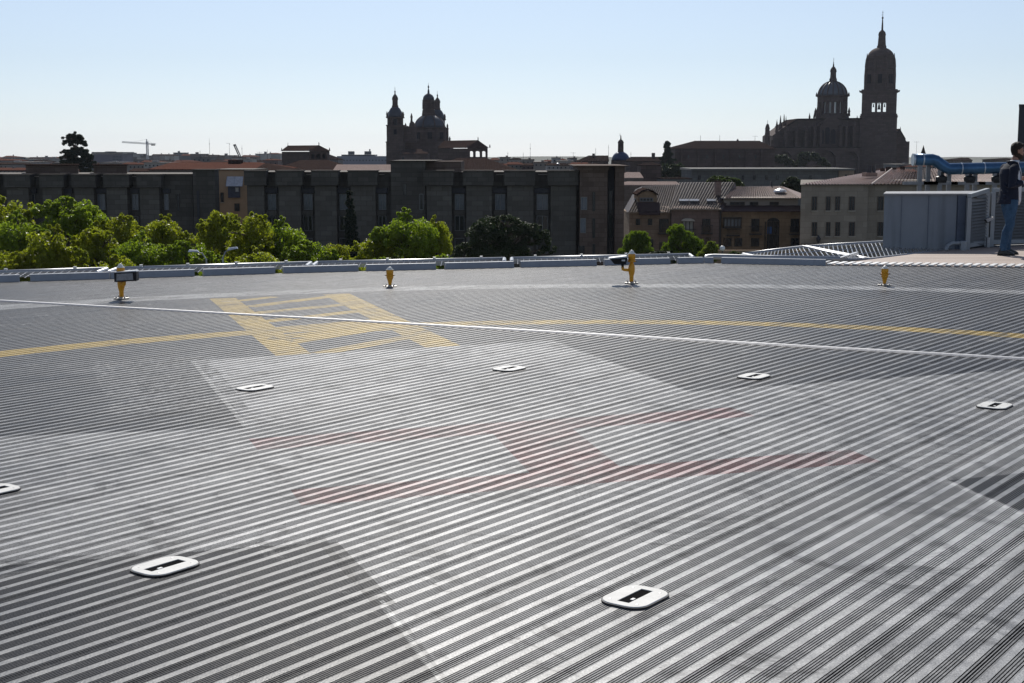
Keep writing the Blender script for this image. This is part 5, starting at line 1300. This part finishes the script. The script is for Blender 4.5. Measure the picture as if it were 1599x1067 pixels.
for a in ((328,216,246,600,'tallest thin mast with a small knob, between the crane and the arched pavilion',0),
          (359,224,246,600,'thin mast with a short arm pointing left, right of the tallest left mast',1),
          (378.5,227,246,610,'thin straight mast just right of the leaning crane boom',0),
          (418,234,242,600,'short stout aerial immediately left of the arched pavilion',0),
          (406,237,244,620,'low comb-shaped television aerial left of the arched pavilion',2),
          (313,235,243,640,'short aerial on the roofs right of the tower crane',0),(281,235,243,640,'tiny pale aerial just right of the tower crane',0),
          (828,224,252,520,'tall red-grey mast standing between the gallery and the small blue dome',0),
          (793,237,248,640,'short thin aerial just right of the gallery',0),(817,238,248,640,'short thin aerial left of the tall middle mast',0),
          (895,238,250,520,'wide comb television aerial on a whitish block',2),(930,231,243,480,'forked aerial on the dark block left of the blue dome',0),
          (950,226,243,480,'thin aerial immediately left of the blue dome',0),(985,237,250,480,'thin aerial immediately right of the blue dome',0),
          (1093,211,221,575,'faint aerial over the left end of the monastery roof',0),(1123,211,220,575,'aerial with a cross tip over the middle of the monastery roof',0),
          (1178,212,220,575,'lattice-topped aerial over the right end of the monastery roof',2),(1430,221,262,330,'tall aerial with small arms just right of the gabled chapel',2)):
    mast(*a)
t=thing('crane_boom','thin dark boom leaning to the left between two masts','crane',(XP(375,600),600,ZP(247,600)))
mb=MB(); lattice(mb,(XP(376,600),600,ZP(247,600)),(XP(367,600),600,ZP(226,600)),.7,12,.13); mb.build('boom',IRON,t)
mb=MB(); mb.lathe([(.3,ZP(228,600)),(.6,ZP(226.6,600)),(.2,ZP(225.6,600))],(XP(366.7,600),600),6); mb.build('boom_head',IRON,t)
# satellite dishes / bright skylights
t=thing('satellite_dish','small white dish-shaped roof dome among the roofs left of the small blue dome church','dish',(XP(871,430),430,ZP(257,430)))
mb=MB(); mb.lat(871,((257,.5),(256.4,2.6),(255.3,2.2),(254.6,.6)),430,12); mb.build('dome',mat('white_vent',(.7,.7,.7),.3,.2),t); mb=MB(); mb.tube([(XP(871,430),430,ZP(261,430)),(XP(871,430),430,ZP(256.8,430))],.1,6); mb.build('stem',IRON,t)

# ================================================================== TREES
def leaves_mesh(name,blobs,nclump,nleaf,size,seed,mt,clump=.30,asp=1.0,hang=0,shell=.55,upb=.3):
    """blobs: (cx,cy,cz,rx,ry,rz). many small folded leaf faces gathered in clumps through the volume"""
    g=np.random.default_rng(seed); vol=np.array([b[3]*b[4]*b[5] for b in blobs])**.67; pr=vol/vol.sum()
    C=[];N=[]
    for c in range(nclump):
        b=blobs[g.choice(len(blobs),p=pr)]; d=g.normal(size=3); d/=np.linalg.norm(d); 
        if d[2]<-.3: d[2]*=-.6
        rr=shell+(1-shell)*g.random()**.6; cc=np.array(b[:3])+d*rr*np.array(b[3:])
        cr=clump*g.uniform(.6,1.25)*(b[3]*b[4]*b[5])**(1/3)
        dd=g.normal(size=(nleaf,3)); dd/=np.linalg.norm(dd,axis=1)[:,None]
        q=cc+dd*(cr*(.55+.45*g.random((nleaf,1))**.5))*np.array([1,1,.8]); C.append(q); N.append(dd)
    C=np.concatenate(C);N=np.concatenate(N); n=len(C)
    nn=N*.7+g.normal(size=(n,3))*.6+np.array([0,0,upb]); nn/=np.linalg.norm(nn,axis=1)[:,None]
    a=np.cross(nn,g.normal(size=(n,3))); a/=np.linalg.norm(a,axis=1)[:,None]; b=np.cross(nn,a)
    if hang: a=a*.4+np.array([0,0,-hang]); a/=np.linalg.norm(a,axis=1)[:,None]; b=np.cross(nn,a); b/=np.maximum(np.linalg.norm(b,axis=1)[:,None],1e-3)
    s=(size*g.uniform(.6,1.3,(n,1)))
    V=np.stack([C-a*s,C+b*s*.55*asp,C+a*s,C-b*s*.55*asp],1).reshape(-1,3)
    me=bpy.data.meshes.new(name); me.vertices.add(4*n); me.vertices.foreach_set('co',V.ravel())
    me.loops.add(4*n); me.loops.foreach_set('vertex_index',np.arange(4*n)); me.polygons.add(n)
    me.polygons.foreach_set('loop_start',np.arange(0,4*n,4)); me.polygons.foreach_set('loop_total',np.full(n,4)); me.update(calc_edges=True)
    me.materials.append(mt); return me
BK=mat('bark',(.11,.085,.065),.9,var=.4,scale=2,bmp=.4)
def tree_proto(name,label,cat,blobs,h,nclump,nleaf,size,seed,mt,tr=.28,clump=.30,asp=1.0,**k):
    t=thing(name,label,cat)
    g=random.Random(seed); mb=MB(); top=max(b[2]+b[5]*.5 for b in blobs)
    mb.tube([(0,0,0),(.05,.03,h*.25),(-.05,.05,h*.5),(0,0,top)],[tr,tr*.8,tr*.6,tr*.12],8)
    for b in blobs:
        for j in range(3):
            z0=max(.1*h,b[2]-b[5]*g.uniform(.5,1.0)); e=(b[0]+g.uniform(-.7,.7)*b[3],b[1]+g.uniform(-.7,.7)*b[4],b[2]+g.uniform(-.1,.6)*b[5])
            mb.tube([(0,0,z0),((e[0])*.5,e[1]*.5,(z0+e[2])/2+.1),e],[tr*.4,tr*.28,.03],5)
    mb.build('trunk',BK,t)
    me=leaves_mesh('crown',blobs,nclump,nleaf,size,seed,mt,clump,asp,**k)
    o=bpy.data.objects.new('crown',me); sc.collection.objects.link(o); o.parent=t
    return t
PL=leafmat('plane_leaf',(.19,.26,.025),.55)
PL2=leafmat('plane_leaf_yellower',(.24,.27,.022),.55)
Hh=13.0; protos=[]
for i in range(5):
    g=random.Random(40+i); bl=[(0,0,9.3,2.6,2.6,3.2)]
    for k in range(9):
        a=g.uniform(0,6.28); r=g.uniform(1.2,2.5); z=g.uniform(7.2,11.6); s=g.uniform(.9,1.5)
        bl.append((r*math.cos(a),r*math.sin(a),z,s,s,s*g.uniform(.8,1.1)))
    bl.append((g.uniform(-.8,.8),g.uniform(-.8,.8),11.9,1.0,1.0,1.05)); bl.append((g.uniform(-1.6,1.6),0,5.5,2.2,2.2,2.0))
    protos.append((bl,i))
plist=[(-12,299,70,128,'plane tree at the far left edge, its top rising highest against the stone wing'),
 (26,330,60,116,'plane tree with a low broad crown, second from the left edge'),
 (72,352,60,104,'nearer low plane tree in front of the first pair at the left'),
 (112,303,66,127,'tall plane tree below the left square roof turret'),
 (150,352,54,110,'low plane tree directly behind the leftmost yellow lamp'),
 (190,331,46,125,'narrow plane tree below the right-hand roof turret'),
 (222,362,58,108,'low plane tree just right of the leftmost yellow lamp'),
 (252,336,50,128,'plane tree with a knobbly crown, left of the narrow gap'),
 (292,372,56,106,'low plane tree behind the two street lamp heads'),
 (345,326,52,124,'plane tree standing in front of the narrow ochre gap'),
 (392,329,54,119,'broad sunlit plane tree just right of the narrow gap'),
 (442,340,50,121,'plane tree midway between the gap and the dark cypress'),
 (402,385,58,103,'nearest low plane tree below the middle of the stone residence'),
 (482,372,50,113,'low plane tree left of the dark cypress'),
 (528,378,48,115,'low plane tree right at the foot of the dark cypress'),
 (585,362,52,118,'plane tree left of the largest crown by the short lamp'),
 (636,327,62,119,'largest round-topped plane tree near the middle, below the scrolled church gable'),
 (682,338,32,121,'slim plane tree at the right end of the plane row'),
 (598,398,54,104,'low plane tree right behind the left short yellow lamp'),
 (22,388,60,103,'nearest low plane tree in the bottom left corner of the canopy'),
 (178,396,56,102,'low plane tree filling the gap between the first yellow lamp and the turrets'),
 (345,400,54,102,'low plane tree directly right of the two street lamp heads'),
 (545,402,50,102,'lowest nearest plane tree below the dark cypress'),
 (688,394,46,108,'lowest plane tree at the right end, left of the round pine')]
pl=[]
for i,(px,py,r,D,lab) in enumerate(plist):
    k=i%5
    if i<5:
        o=tree_proto('plane_tree',lab,'tree',protos[k][0],Hh,420,85,.125,100+k,PL if k%2 else PL2,.3,.21); pl.append(o)
    else: o=dup(pl[k])
    top=P(px,py-2,D); sz=(top.z-GZ)/12.95; sx=MP(r,D)/3.55
    o.location=(top.x,D,GZ); o.scale=(sx,sx,sz); o.rotation_euler=(0,0,i*1.37); tag(o,lab,'tree','sunlit plane trees beyond the deck')
# pine
D=140.; DKL=leafmat('pine_needles',(.030,.050,.016),.25,.6)
def placed_tree(name,label,cat,blobpx,D,nclump,nleaf,size,seed,mt,tr=.25,clump=.3,asp=1.,**k):
    """blobs (px,py,rx_px,ry_px,dy_m) at depth D"""
    cx=XP(sum(b[0] for b in blobpx)/len(blobpx),D); t=None
    bl=[(XP(b[0],D)-cx,(b[4] if len(b)>4 else 0),ZP(b[1],D)-GZ,MP(b[2],D),MP(b[2],D)*.9,MP(b[3],D)) for b in blobpx]
    o=tree_proto(name,label,cat,bl,min(b[2] for b in bl),nclump,nleaf,size,seed,mt,tr,clump,asp,**k); o.location=(cx,D,GZ); return o
placed_tree('round_pine','broad dark green pine with a domed crown before the stone residence end','tree',
  [(762,372,34,32),(800,368,34,30,.8),(838,378,24,28),(728,398,20,26),(780,398,50,26),(745,362,14,14),(790,348,22,12),(853,398,16,20),(822,360,14,12)],D,420,120,.13,7,DKL,.3,.22,.5)
D=163.; CY=leafmat('cypress_leaf',(.018,.032,.016),.15,.7)
placed_tree('cypress','narrow dark pointed cypress standing against the stone residence wall','tree',
  [(545,306,4,14),(545,325,6,18),(546,345,8,20),(546,365,9,20),(547,388,11,24),(548,412,12,24)],D,300,110,.16,8,CY,.2,.35,.4,shell=.3)
D=300.
placed_tree('cedar','tall ragged dark cedar rising above the left stone turrets','tree',
  [(118,216,13,9),(108,224,9,7),(122,226,14,9),(106,240,10,8),(122,242,18,12),(138,247,10,8),(112,256,16,10),(130,258,18,12),(122,275,24,16),(100,247,7,4),(142,256,8,5),(104,216,5,4)],D,620,90,.30,9,CY,.5,.17,.5,shell=.45)
D=455.
t=thing('conifer','ragged see-through conifer with drooping tiers left of the monastery','tree',(XP(1041,D),D,GZ))
mb=MB(); X=XP(1041,D); mb.tube([(X,D,GZ),(X,D,ZP(245,D)),(X,D,ZP(219.5,D))],[.5,.3,.05],6); g=random.Random(5)
brs=[]
for k in range(46):
    y=222+ (k/46)*46; L=(1.5+ (y-220)*.30)*g.uniform(.6,1.15); a=g.uniform(0,6.28)
    e=(X+MP(L,D)*math.cos(a),D+MP(L,D)*math.sin(a),ZP(y-L*.18+.6,D)); mb.tube([(X,D,ZP(y,D)),e],[.12,.03],4); brs.append(((X,D,ZP(y,D)),e))
mb.build('trunk',BK,t)
pts=[]
for a,b in brs:
    a=Vector(a); b=Vector(b); n=5
    for j in range(1,n+1):
        c=a.lerp(b,j/n); pts.append((c.x-X,c.y-D,c.z-GZ-.2,.62,.62,.42))
me=leaves_mesh('crown',pts,520,34,.26,21,CY,.9,.5,shell=.1,hang=.5); o=bpy.data.objects.new('crown',me); sc.collection.objects.link(o); o.parent=t
DG=leafmat('dark_shrub_leaf',(.030,.045,.020),.3,.6); MG=leafmat('mid_shrub_leaf',(.055,.085,.022),.4); BR=leafmat('bamboo_leaf',(.12,.18,.02),.5)
placed_tree('dark_tree','dark tree mass at the foot of the ragged conifer','tree',[(1040,272,16,14),(1058,268,14,12),(1026,278,12,12),(1070,276,12,10)],400,180,80,.34,22,DG,.4,.3)
placed_tree('dark_tree','dark round bushy tree left below the cathedral aisle','tree',[(1205,250,10,7),(1220,251,12,8),(1234,257,9,6),(1196,256,7,6)],640,160,80,.5,23,DG,.4,.3)
placed_tree('dark_tree','dark bushy tree right below the cathedral aisle','tree',[(1256,246,9,8),(1268,248,11,8),(1282,254,8,7),(1250,256,9,7),(1290,258,7,5)],640,160,80,.5,24,DG,.4,.3)
placed_tree('round_tree','green rounded treetop behind the dark-tiled ridge of the second row house','tree',[(1118,285,14,9),(1135,286,16,9),(1152,290,10,8)],230,150,90,.22,25,MG,.3,.28)
placed_tree('round_tree','dark green treetop between the third row house and the ochre building','tree',[(1238,288,14,11),(1250,295,14,12),(1228,296,10,9)],235,150,90,.22,26,DG,.3,.28)
D=150.
placed_tree('bamboo_clump','feathery bright green bush at the foot of the end tower, left of the bigger clump','bush',[(990,382,16,18),(1003,378,14,16),(985,402,18,18),(1008,400,16,16),(994,368,10,8)],D,260,85,.15,31,BR,.12,.26,.35,hang=.6)
placed_tree('bamboo_clump','tallest feathery green bush in front of the second row house','bush',[(1058,362,14,13),(1066,378,20,18),(1050,395,16,20),(1084,388,18,18),(1098,398,14,14),(1076,405,26,16)],D,360,85,.15,32,BR,.14,.24,.35,hang=.6)
placed_tree('bamboo_clump','small yellow-green leafy bush at the right of the tallest bush','bush',[(1112,392,11,11),(1104,402,14,12),(1118,404,10,10),(1113,381,5,6)],146.,150,70,.15,33,leafmat('lime_leaf',(.13,.17,.03),.5),.1,.3,.4,hang=.4)
placed_tree('small_shrub','low pale green shrub top right beside the globe lamp','bush',[(1148,400,9,6),(1158,402,7,5)],150.,60,60,.13,34,MG,.08,.35)
# clipped hedge
t=thing('hedge','low clipped dark hedge between the two green bushes','hedge',(XP(1031,148.),148.,GZ))
g=[(XP(x,148.)-XP(1031,148.),0,ZP(y,148.)-GZ,MP(8,148),1.2,MP(9,148)) for x in (1016,1024,1032,1040,1048) for y in (402,412)]
me=leaves_mesh('foliage',g,260,70,.10,35,DG,.28,shell=.6); o=bpy.data.objects.new('foliage',me); sc.collection.objects.link(o); o.parent=t
mb=MB(); 
for x in (1016,1028,1040,1048): mb.tube([(XP(x,148.),148.,GZ),(XP(x,148.),148.,ZP(404,148.))],.08,5)
mb.build('stems',BK,t)
# shrub strip seen below the houses
mb=MB(); mb.box(XP(1120,160),XP(1260,160),160,160.5,GZ,ZP(391,160)); tag(mb.build('garden_wall',HW3),'low stone garden wall in front of the third row house','wall')
# globe lamp
D=140.
t=thing('globe_lamp','white globe lamp on a thin post in front of the row houses','street lamp',(XP(1130,D),D,GZ))
mb=MB(); r=MP(4.2,D); mb.lathe([(r*math.sin(R(a))+.001,ZP(388,D)-r*math.cos(R(a))) for a in range(0,181,15)],(XP(1130.5,D),D),16); mb.build('globe',mat('opal_globe',(.75,.75,.72),.25),t,smooth=True)
mb=MB(); mb.tube([(XP(1130.5,D),D,GZ),(XP(1130.5,D),D,ZP(391,D))],.06,8); mb.build('post',IRON,t)
def street_lamp(px,py,D,lab,tilt):
    t=thing('street_lamp',lab,'street lamp',(XP(px+18,D),D,GZ),'street lamps among the plane trees'); xh=XP(px,D)
    s=1 if tilt>0 else -1
    z=ZP(py,D); L=MP(8,D)
    mb=MB(); mb.hexa([(xh-L,D-.15,z-.05),(xh+L,D-.15,z-.05+tilt*.1),(xh+L,D+.15,z-.05+tilt*.1),(xh-L,D+.15,z-.05)],[(xh-L*.8,D-.12,z+.10),(xh+L*.8,D-.1,z+.07+tilt*.1),(xh+L*.8,D+.1,z+.07+tilt*.1),(xh-L*.8,D+.12,z+.10)])
    mb.build('lamp_head',mat('lamp_head_grey',(.55,.57,.60),.3,.3),t)
    xp=XP(px+(20 if tilt<=0 else -16),D)
    mb=MB(); mb.tube([(xp,D,GZ),(xp,D,z-.6),(xp+(xh-xp)*.3,D,z-.15),(xh,D,z)],[.09,.06,.05,.04],6); mb.build('pole',mat('pole_grey',(.35,.36,.37),.5,.3),t)
street_lamp(298,392.5,98.,'flat grey street lamp head among the plane trees, left of the pair',0)
street_lamp(360,389.5,98.,'flat grey street lamp head among the plane trees, right of the pair',1)

# ================================================================== THE MAN
def build_man():
    g=G(1577,398.5,.012); t=thing('person','man with dark hair in navy blazer, blue jeans and black shoes, standing at right edge','person',(0,0,0))
    def loft(mb,rings,n=20):       # rings: (cx,cy,cz,ax,ay)
        vs=[];m=len(rings)
        for cx,cy,cz,ax,ay in rings:
            for k in range(n):
                a=2*math.pi*k/n; vs.append((cx+ax*math.cos(a),cy+ay*math.sin(a),cz))
        fs=[tuple(range(n))[::-1],tuple((m-1)*n+k for k in range(n))]
        for i in range(m-1):
            for k in range(n): fs.append((i*n+k,i*n+(k+1)%n,(i+1)*n+(k+1)%n,(i+1)*n+k))
        mb.add(vs,fs)
    def ball(mb,c,rx,ry,rz,n=10):
        loft(mb,[(c[0],c[1],c[2]-rz*math.cos(math.pi*i/n),max(.001,rx*math.sin(math.pi*i/n)),max(.001,ry*math.sin(math.pi*i/n))) for i in range(n+1)],14)
    def rem(o,vox,it=3,f=.5):
        r=o.modifiers.new('r','REMESH'); r.mode='VOXEL'; r.voxel_size=vox; r.use_smooth_shade=True
        s=o.modifiers.new('s','SMOOTH'); s.iterations=it; s.factor=f
    skin=mat('skin',(.34,.19,.135),.5,var=.08,scale=12)
    # --- joints (x forward, y left/away from the camera)
    hipR=(0,-.095,.92); kneeR=(-.025,-.105,.50); ankR=(-.115,-.11,.095)
    hipL=(.0,.095,.92); kneeL=(.075,.11,.50); ankL=(.045,.12,.095)
    shR=(-.02,-.195,1.425); elR=(-.065,-.245,1.145); wrR=(.155,-.15,1.20)
    shL=(-.02,.195,1.425); elL=(.0,.25,1.15); wrL=(.19,.10,1.215)
    b=MB()
    loft(b,[(0,0,.86,.09,.13),(0,0,.95,.115,.16),(.015,0,1.05,.11,.15),(.01,0,1.2,.115,.155),(-.01,0,1.34,.115,.175),(-.01,0,1.43,.09,.17),(.015,0,1.49,.06,.09)])
    b.tube([(.02,0,1.44),(.05,0,1.52),(.075,0,1.60)],[.062,.055,.056],14)
    for h,k,a in ((hipR,kneeR,ankR),(hipL,kneeL,ankL)):
        mid=((k[0]+a[0])/2-.02,(k[1]+a[1])/2,(k[2]+a[2])/2+.06)
        b.tube([h,((h[0]+k[0])/2,(h[1]+k[1])/2,(h[2]+k[2])/2),k,mid,a,(a[0]+.0,a[1],.06)],[.082,.07,.052,.055,.036,.036],14)
        loft(b,[(a[0]+.05,a[1],.03,.11,.035),(a[0]+.04,a[1],.06,.09,.033),(a[0],a[1],.09,.035,.033)])
    for s,e,w_ in ((shR,elR,wrR),(shL,elL,wrL)):
        b.tube([s,((s[0]+e[0])/2,(s[1]+e[1])/2,(s[2]+e[2])/2),e,((e[0]+w_[0])/2,(e[1]+w_[1])/2,(e[2]+w_[2])/2),w_],[.055,.047,.038,.036,.026],14)
        ball(b,s,.06,.06,.06)
        # hand: palm, five fingers slightly curled, thumb from the side of the palm
        W=Vector(w_); d=(W-Vector(e)).normalized(); sd_=Vector((0,0,1)).cross(d).normalized(); up=d.cross(sd_).normalized()
        pc=W+d*.055; 
        vs=MB(); q=[W+d*.0+up*.022+sd_*.012,W+up*-.022+sd_*.012,W-up*.022-sd_*.012,W+up*.022-sd_*.012]
        q2=[W+d*.095+up*.04+sd_*.012,W+d*.095-up*.04+sd_*.012,W+d*.095-up*.04-sd_*.012,W+d*.095+up*.04-sd_*.012]
        b.hexa(q,q2)
        inn=-1 if s[1]>0 else 1
        for f,(off,L,cl) in enumerate(((.031,.072,.9),(.011,.08,1.0),(-.010,.074,1.1),(-.030,.06,1.2))):
            p0_=W+d*.09+up*off; dr=d; pts=[p0_]
            for j,seg in enumerate((.42,.33,.25)):
                ang=cl*(j+1)*.38; dv=(d*math.cos(ang)+sd_*inn*-1*math.sin(ang)*1.0).normalized(); pts.append(pts[-1]+dv*L*seg)
            b.tube(pts,[.0095,.009,.008,.0065],8)
        tp=W+d*.025+up*.028; b.tube([tp,tp+d*.03+up*.02-sd_*inn*.008,tp+d*.055+up*.024-sd_*inn*.02,tp+d*.075+up*.018-sd_*inn*.032],[.013,.0115,.010,.0075],8)
    # head, looking along +x and slightly down
    hx,hz=.10,1.705
    loft(b,[(hx+.035,0,hz-.125,.035,.03),(hx+.022,0,hz-.11,.066,.05),(hx+.012,0,hz-.08,.082,.06),(hx+.004,0,hz-.045,.088,.067),(hx,0,hz-.01,.092,.071),(hx-.004,0,hz+.03,.096,.075),(hx-.01,0,hz+.065,.092,.073),(hx-.014,0,hz+.095,.073,.058),(hx-.016,0,hz+.112,.04,.034),(hx-.016,0,hz+.117,.012,.01)],24)
    b.add([(hx+.085,-.006,hz+.008),(hx+.085,.006,hz+.008),(hx+.118,-.012,hz-.036),(hx+.118,.012,hz-.036),(hx+.08,-.018,hz-.044),(hx+.08,.018,hz-.044),(hx+.06,-.006,hz+.008),(hx+.06,.006,hz+.008),(hx+.06,-.018,hz-.05),(hx+.06,.018,hz-.05)],
          [(0,1,3,2),(2,3,5,4),(0,2,4,8,6),(1,7,9,5,3),(0,6,7,1),(4,5,9,8),(6,8,9,7)])
    ball(b,(hx+.083,0,hz-.068),.012,.022,.006); ball(b,(hx+.082,0,hz-.078),.012,.02,.006); ball(b,(hx+.072,0,hz+.018),.018,.05,.009)
    for s in (-1,1): loft(b,[(hx-.012,s*.076,hz-.035,.010,.008),(hx-.016,s*.080,hz-.01,.016,.010),(hx-.02,s*.082,hz+.012,.018,.010),(hx-.02,s*.080,hz+.024,.010,.006)],10)
    o=b.build('body',skin,t); rem(o,.0065,2)
    for s in (-1,1):
        e=MB(); ball(e,(hx+.074,s*.031,hz-.002),.013,.013,.011); e.build('eye',mat('eye_dark',(.10,.08,.07),.2),t,smooth=True)
    # hair and beard
    h=MB()
    loft(h,[(hx-.05,0,hz-.07,.036,.055),(hx-.045,0,hz-.03,.056,.074),(hx-.035,0,hz+.01,.078,.083),(hx-.022,0,hz+.045,.094,.086),(hx-.012,0,hz+.08,.100,.083),(hx-.008,0,hz+.112,.088,.068),(hx-.008,0,hz+.136,.055,.045),(hx-.01,0,hz+.146,.02,.02)],22)
    g_=random.Random(2)
    for k in range(34):
        a=g_.uniform(0,6.28); e=g_.uniform(.1,1.4); c=(hx-.012+.085*math.cos(a)*math.cos(e),.074*math.sin(a)*math.cos(e),hz+.06+.075*math.sin(e))
        if c[0]>hx+.07 and c[2]<hz+.06: continue
        ball(h,c,.022,.02,.018,6)
    for k in range(6): ball(h,(hx+.06+.006*k,-.05+.02*k,hz+.10-.002*abs(k-2)),.026,.024,.02,6)
    o=h.build('hair',mat('dark_hair',(.022,.016,.012),.6,var=.5,scale=60,bmp=.6),t); rem(o,.008,1)
    h=MB(); loft(h,[(hx+.03,0,hz-.138,.036,.032),(hx+.022,0,hz-.122,.069,.054),(hx+.014,0,hz-.092,.083,.064),(hx+.01,0,hz-.072,.079,.069),(hx-.002,0,hz-.05,.064,.0705),(hx-.012,0,hz-.02,.03,.0735)],22)
    h.build('beard',mat('dark_beard',(.045,.03,.022),.8,var=.5,scale=60,bmp=.5),t,smooth=True)
    # shirt (light), collar
    sh=MB(); loft(sh,[(.025,0,.86,.135,.165),(.03,0,1.0,.138,.165),(.03,0,1.15,.136,.165),(.015,0,1.32,.132,.18),(.01,0,1.42,.105,.165),(.035,0,1.49,.072,.088),(.05,0,1.535,.066,.070)])
    o=sh.build('shirt',mat('white_shirt',(.62,.64,.68),.7,var=.06),t,smooth=True)
    cl=MB(); loft(cl,[(.04,0,1.49,.082,.09),(.062,0,1.555,.074,.074),(.064,0,1.557,.066,.066),(.045,0,1.50,.06,.07)],24); cl.build('shirt_collar',mat('white_shirt',(.62,.64,.68),.7,var=.06),t,smooth=True)
    # blazer: shell open at the front
    NV=mat('navy_wool',(.012,.016,.032),.8,var=.25,scale=14,bmp=.3,spec=.3)
    j=MB(); loft(j,[(-.025,0,.845,.165,.195),(-.018,0,.90,.165,.198),(-.008,0,1.0,.158,.188),(.0,0,1.1,.152,.18),(-.01,0,1.22,.152,.188),(-.022,0,1.33,.15,.2),(-.025,0,1.41,.13,.2),(-.012,0,1.465,.098,.15),(.012,0,1.51,.08,.092)],28)
    for s,e,w_,k in ((shR,elR,wrR,-1),(shL,elL,wrL,1)):
        S=Vector(s);E_=Vector(e);Wv=Vector(w_); wl=E_.lerp(Wv,.86)
        j.tube([S+Vector((0,-k*.03,.03)),S,S.lerp(E_,.35),S.lerp(E_,.7)+Vector((-.004,0,0)),E_+Vector((-.01,0,-.012)),E_.lerp(Wv,.2),E_.lerp(Wv,.5),wl],[.062,.078,.07,.064,.064,.062,.055,.047],16)
        ball(j,S,.074,.07,.066)
    # folds
    for k,(a,b2,r) in enumerate((((-.15,-.10,1.16),(-.10,-.18,1.12),.018),((-.16,-.02,1.06),(-.12,-.15,1.02),.016),((-.17,.05,.98),(-.13,-.16,.95),.015),((-.09,-.30,1.19),(-.01,-.285,1.14),.014),((.0,-.285,1.19),(.04,-.24,1.15),.012))):
        j.tube([a,((a[0]+b2[0])/2,(a[1]+b2[1])/2-.01,(a[2]+b2[2])/2-.008),b2],[r*.5,r,r*.5],8)
    o=j.build('blazer',NV,t); rem(o,.008,3)
    # front opening: light shirt strip between two blazer fronts, lapels
    s_=MB(); s_.tube([(.133,-.02,.835),(.150,-.02,.9),(.151,-.02,1.0),(.150,-.02,1.1),(.147,-.02,1.2),(.137,-.02,1.3),(.118,-.01,1.4),(.095,0,1.48)],[.03,.035,.034,.034,.036,.042,.045,.035],12); o=s_.build('shirt_front',mat('white_shirt',(.62,.64,.68),.7,var=.06),t,smooth=True)
    for k in (-1,1):
        l=MB(); l.hexa([(.105,k*.03,1.47),(.06,k*.10,1.50),(.135,k*.085,1.30),(.160,k*.028,1.16)],[(.120,k*.035,1.475),(.072,k*.105,1.512),(.148,k*.09,1.30),(.172,k*.030,1.16)]); l.build('lapel',NV,t)
        c_=MB(); c_.tube([(.07,k*.085,1.505),(.01,k*.095,1.525),(-.045,k*.05,1.53),(-.055,0,1.532)],.018,8); c_.build('blazer_collar',NV,t,smooth=True)
    # cuffs
    for s,e,w_ in ((shR,elR,wrR),(shL,elL,wrL)):
        E_=Vector(e);Wv=Vector(w_); c_=MB(); c_.tube([E_.lerp(Wv,.84),E_.lerp(Wv,.95)],[.037,.034],14); c_.build('shirt_cuff',mat('white_shirt',(.62,.64,.68),.7,var=.06),t,smooth=True)
    # jeans
    JN=mat('blue_denim',(.040,.085,.15),.85,var=.4,scale=9,bmp=.3,spec=.2)
    p=MB(); loft(p,[(0,0,.80,.12,.165),(0,0,.87,.128,.175),(.0,0,.95,.13,.172),(.012,0,1.01,.125,.165)],24)
    for h_,k_,a_,sg in ((hipR,kneeR,ankR,-1),(hipL,kneeL,ankL,1)):
        H_=Vector(h_)+Vector((0,0,-.02));K_=Vector(k_);A_=Vector(a_)
        p.tube([H_+Vector((0,0,.02)),H_.lerp(K_,.25),H_.lerp(K_,.6),K_+Vector((.008,0,0)),K_.lerp(A_,.3)+Vector((-.018,0,0)),K_.lerp(A_,.65)+Vector((-.01,0,0)),A_+Vector((0,0,.045)),A_+Vector((.004,0,-.015))],[.112,.106,.088,.073,.073,.064,.057,.060],18)
        for z,r in ((.14,.012),(.17,.010),(.205,.010),(.47,.010),(.52,.010)):
            f=(K_.z-z)/(K_.z-A_.z) if z<K_.z else 0; c0=K_.lerp(A_,max(0,f)) if z<K_.z else K_
            p.tube([c0+Vector((.05,-.04,z-c0.z)),c0+Vector((-.02,-.062,z-c0.z-.012)),c0+Vector((-.056,-.01,z-c0.z+.004))],[r*.5,r,r*.5],8)
    o=p.build('jeans',JN,t); rem(o,.009,3)
    # shoes
    SH=mat('black_leather',(.012,.012,.013),.35,var=.2,spec=.5)
    for a_,nm in ((ankR,0),(ankL,1)):
        x,y,_=a_; s=MB(); loft(s,[(x+.055,y,.018,.145,.046),(x+.053,y,.035,.143,.046),(x+.040,y,.058,.120,.044),(x+.015,y,.080,.085,.042),(x-.005,y,.105,.055,.042),(x-.01,y,.125,.050,.042)],22)
        o=s.build('shoe',SH,t); rem(o,.007,2)
        o['_o']=list(t['_o']); s=MB(); loft(s,[(x+.055,y,.0,.148,.048),(x+.055,y,.018,.150,.050)],22); s.build('sole',mat('shoe_sole',(.03,.03,.03),.7),o)
    bl=MB(); loft(bl,[(.005,0,.955,.134,.176),(.008,0,.985,.132,.173)],24); bl.build('belt',SH,t)
    t.location=(g.x-.05,g.y,.012); t.rotation_euler=(0,0,R(3)); t.scale=(.985,.985,.985)
build_man()

# ================================================================== haze
m=bpy.data.materials.new('haze_air'); m.use_nodes=True; n_=m.node_tree; n_.nodes.remove(n_.nodes['Principled BSDF'])
v_=n_.nodes.new('ShaderNodeVolumePrincipled'); v_.inputs['Color'].default_value=(.80,.87,1.0,1); v_.inputs['Density'].default_value=.00004; v_.inputs['Anisotropy'].default_value=.2
n_.links.new(v_.outputs[0],n_.nodes['Material Output'].inputs['Volume'])
mb=MB(); mb.box(-7200,7200,-400,7200,GZ-1,ZP(10,800)+4); tag(mb.build('haze',m),kind='stuff')
for o in sc.objects:
    if '_o' in o: del o['_o']
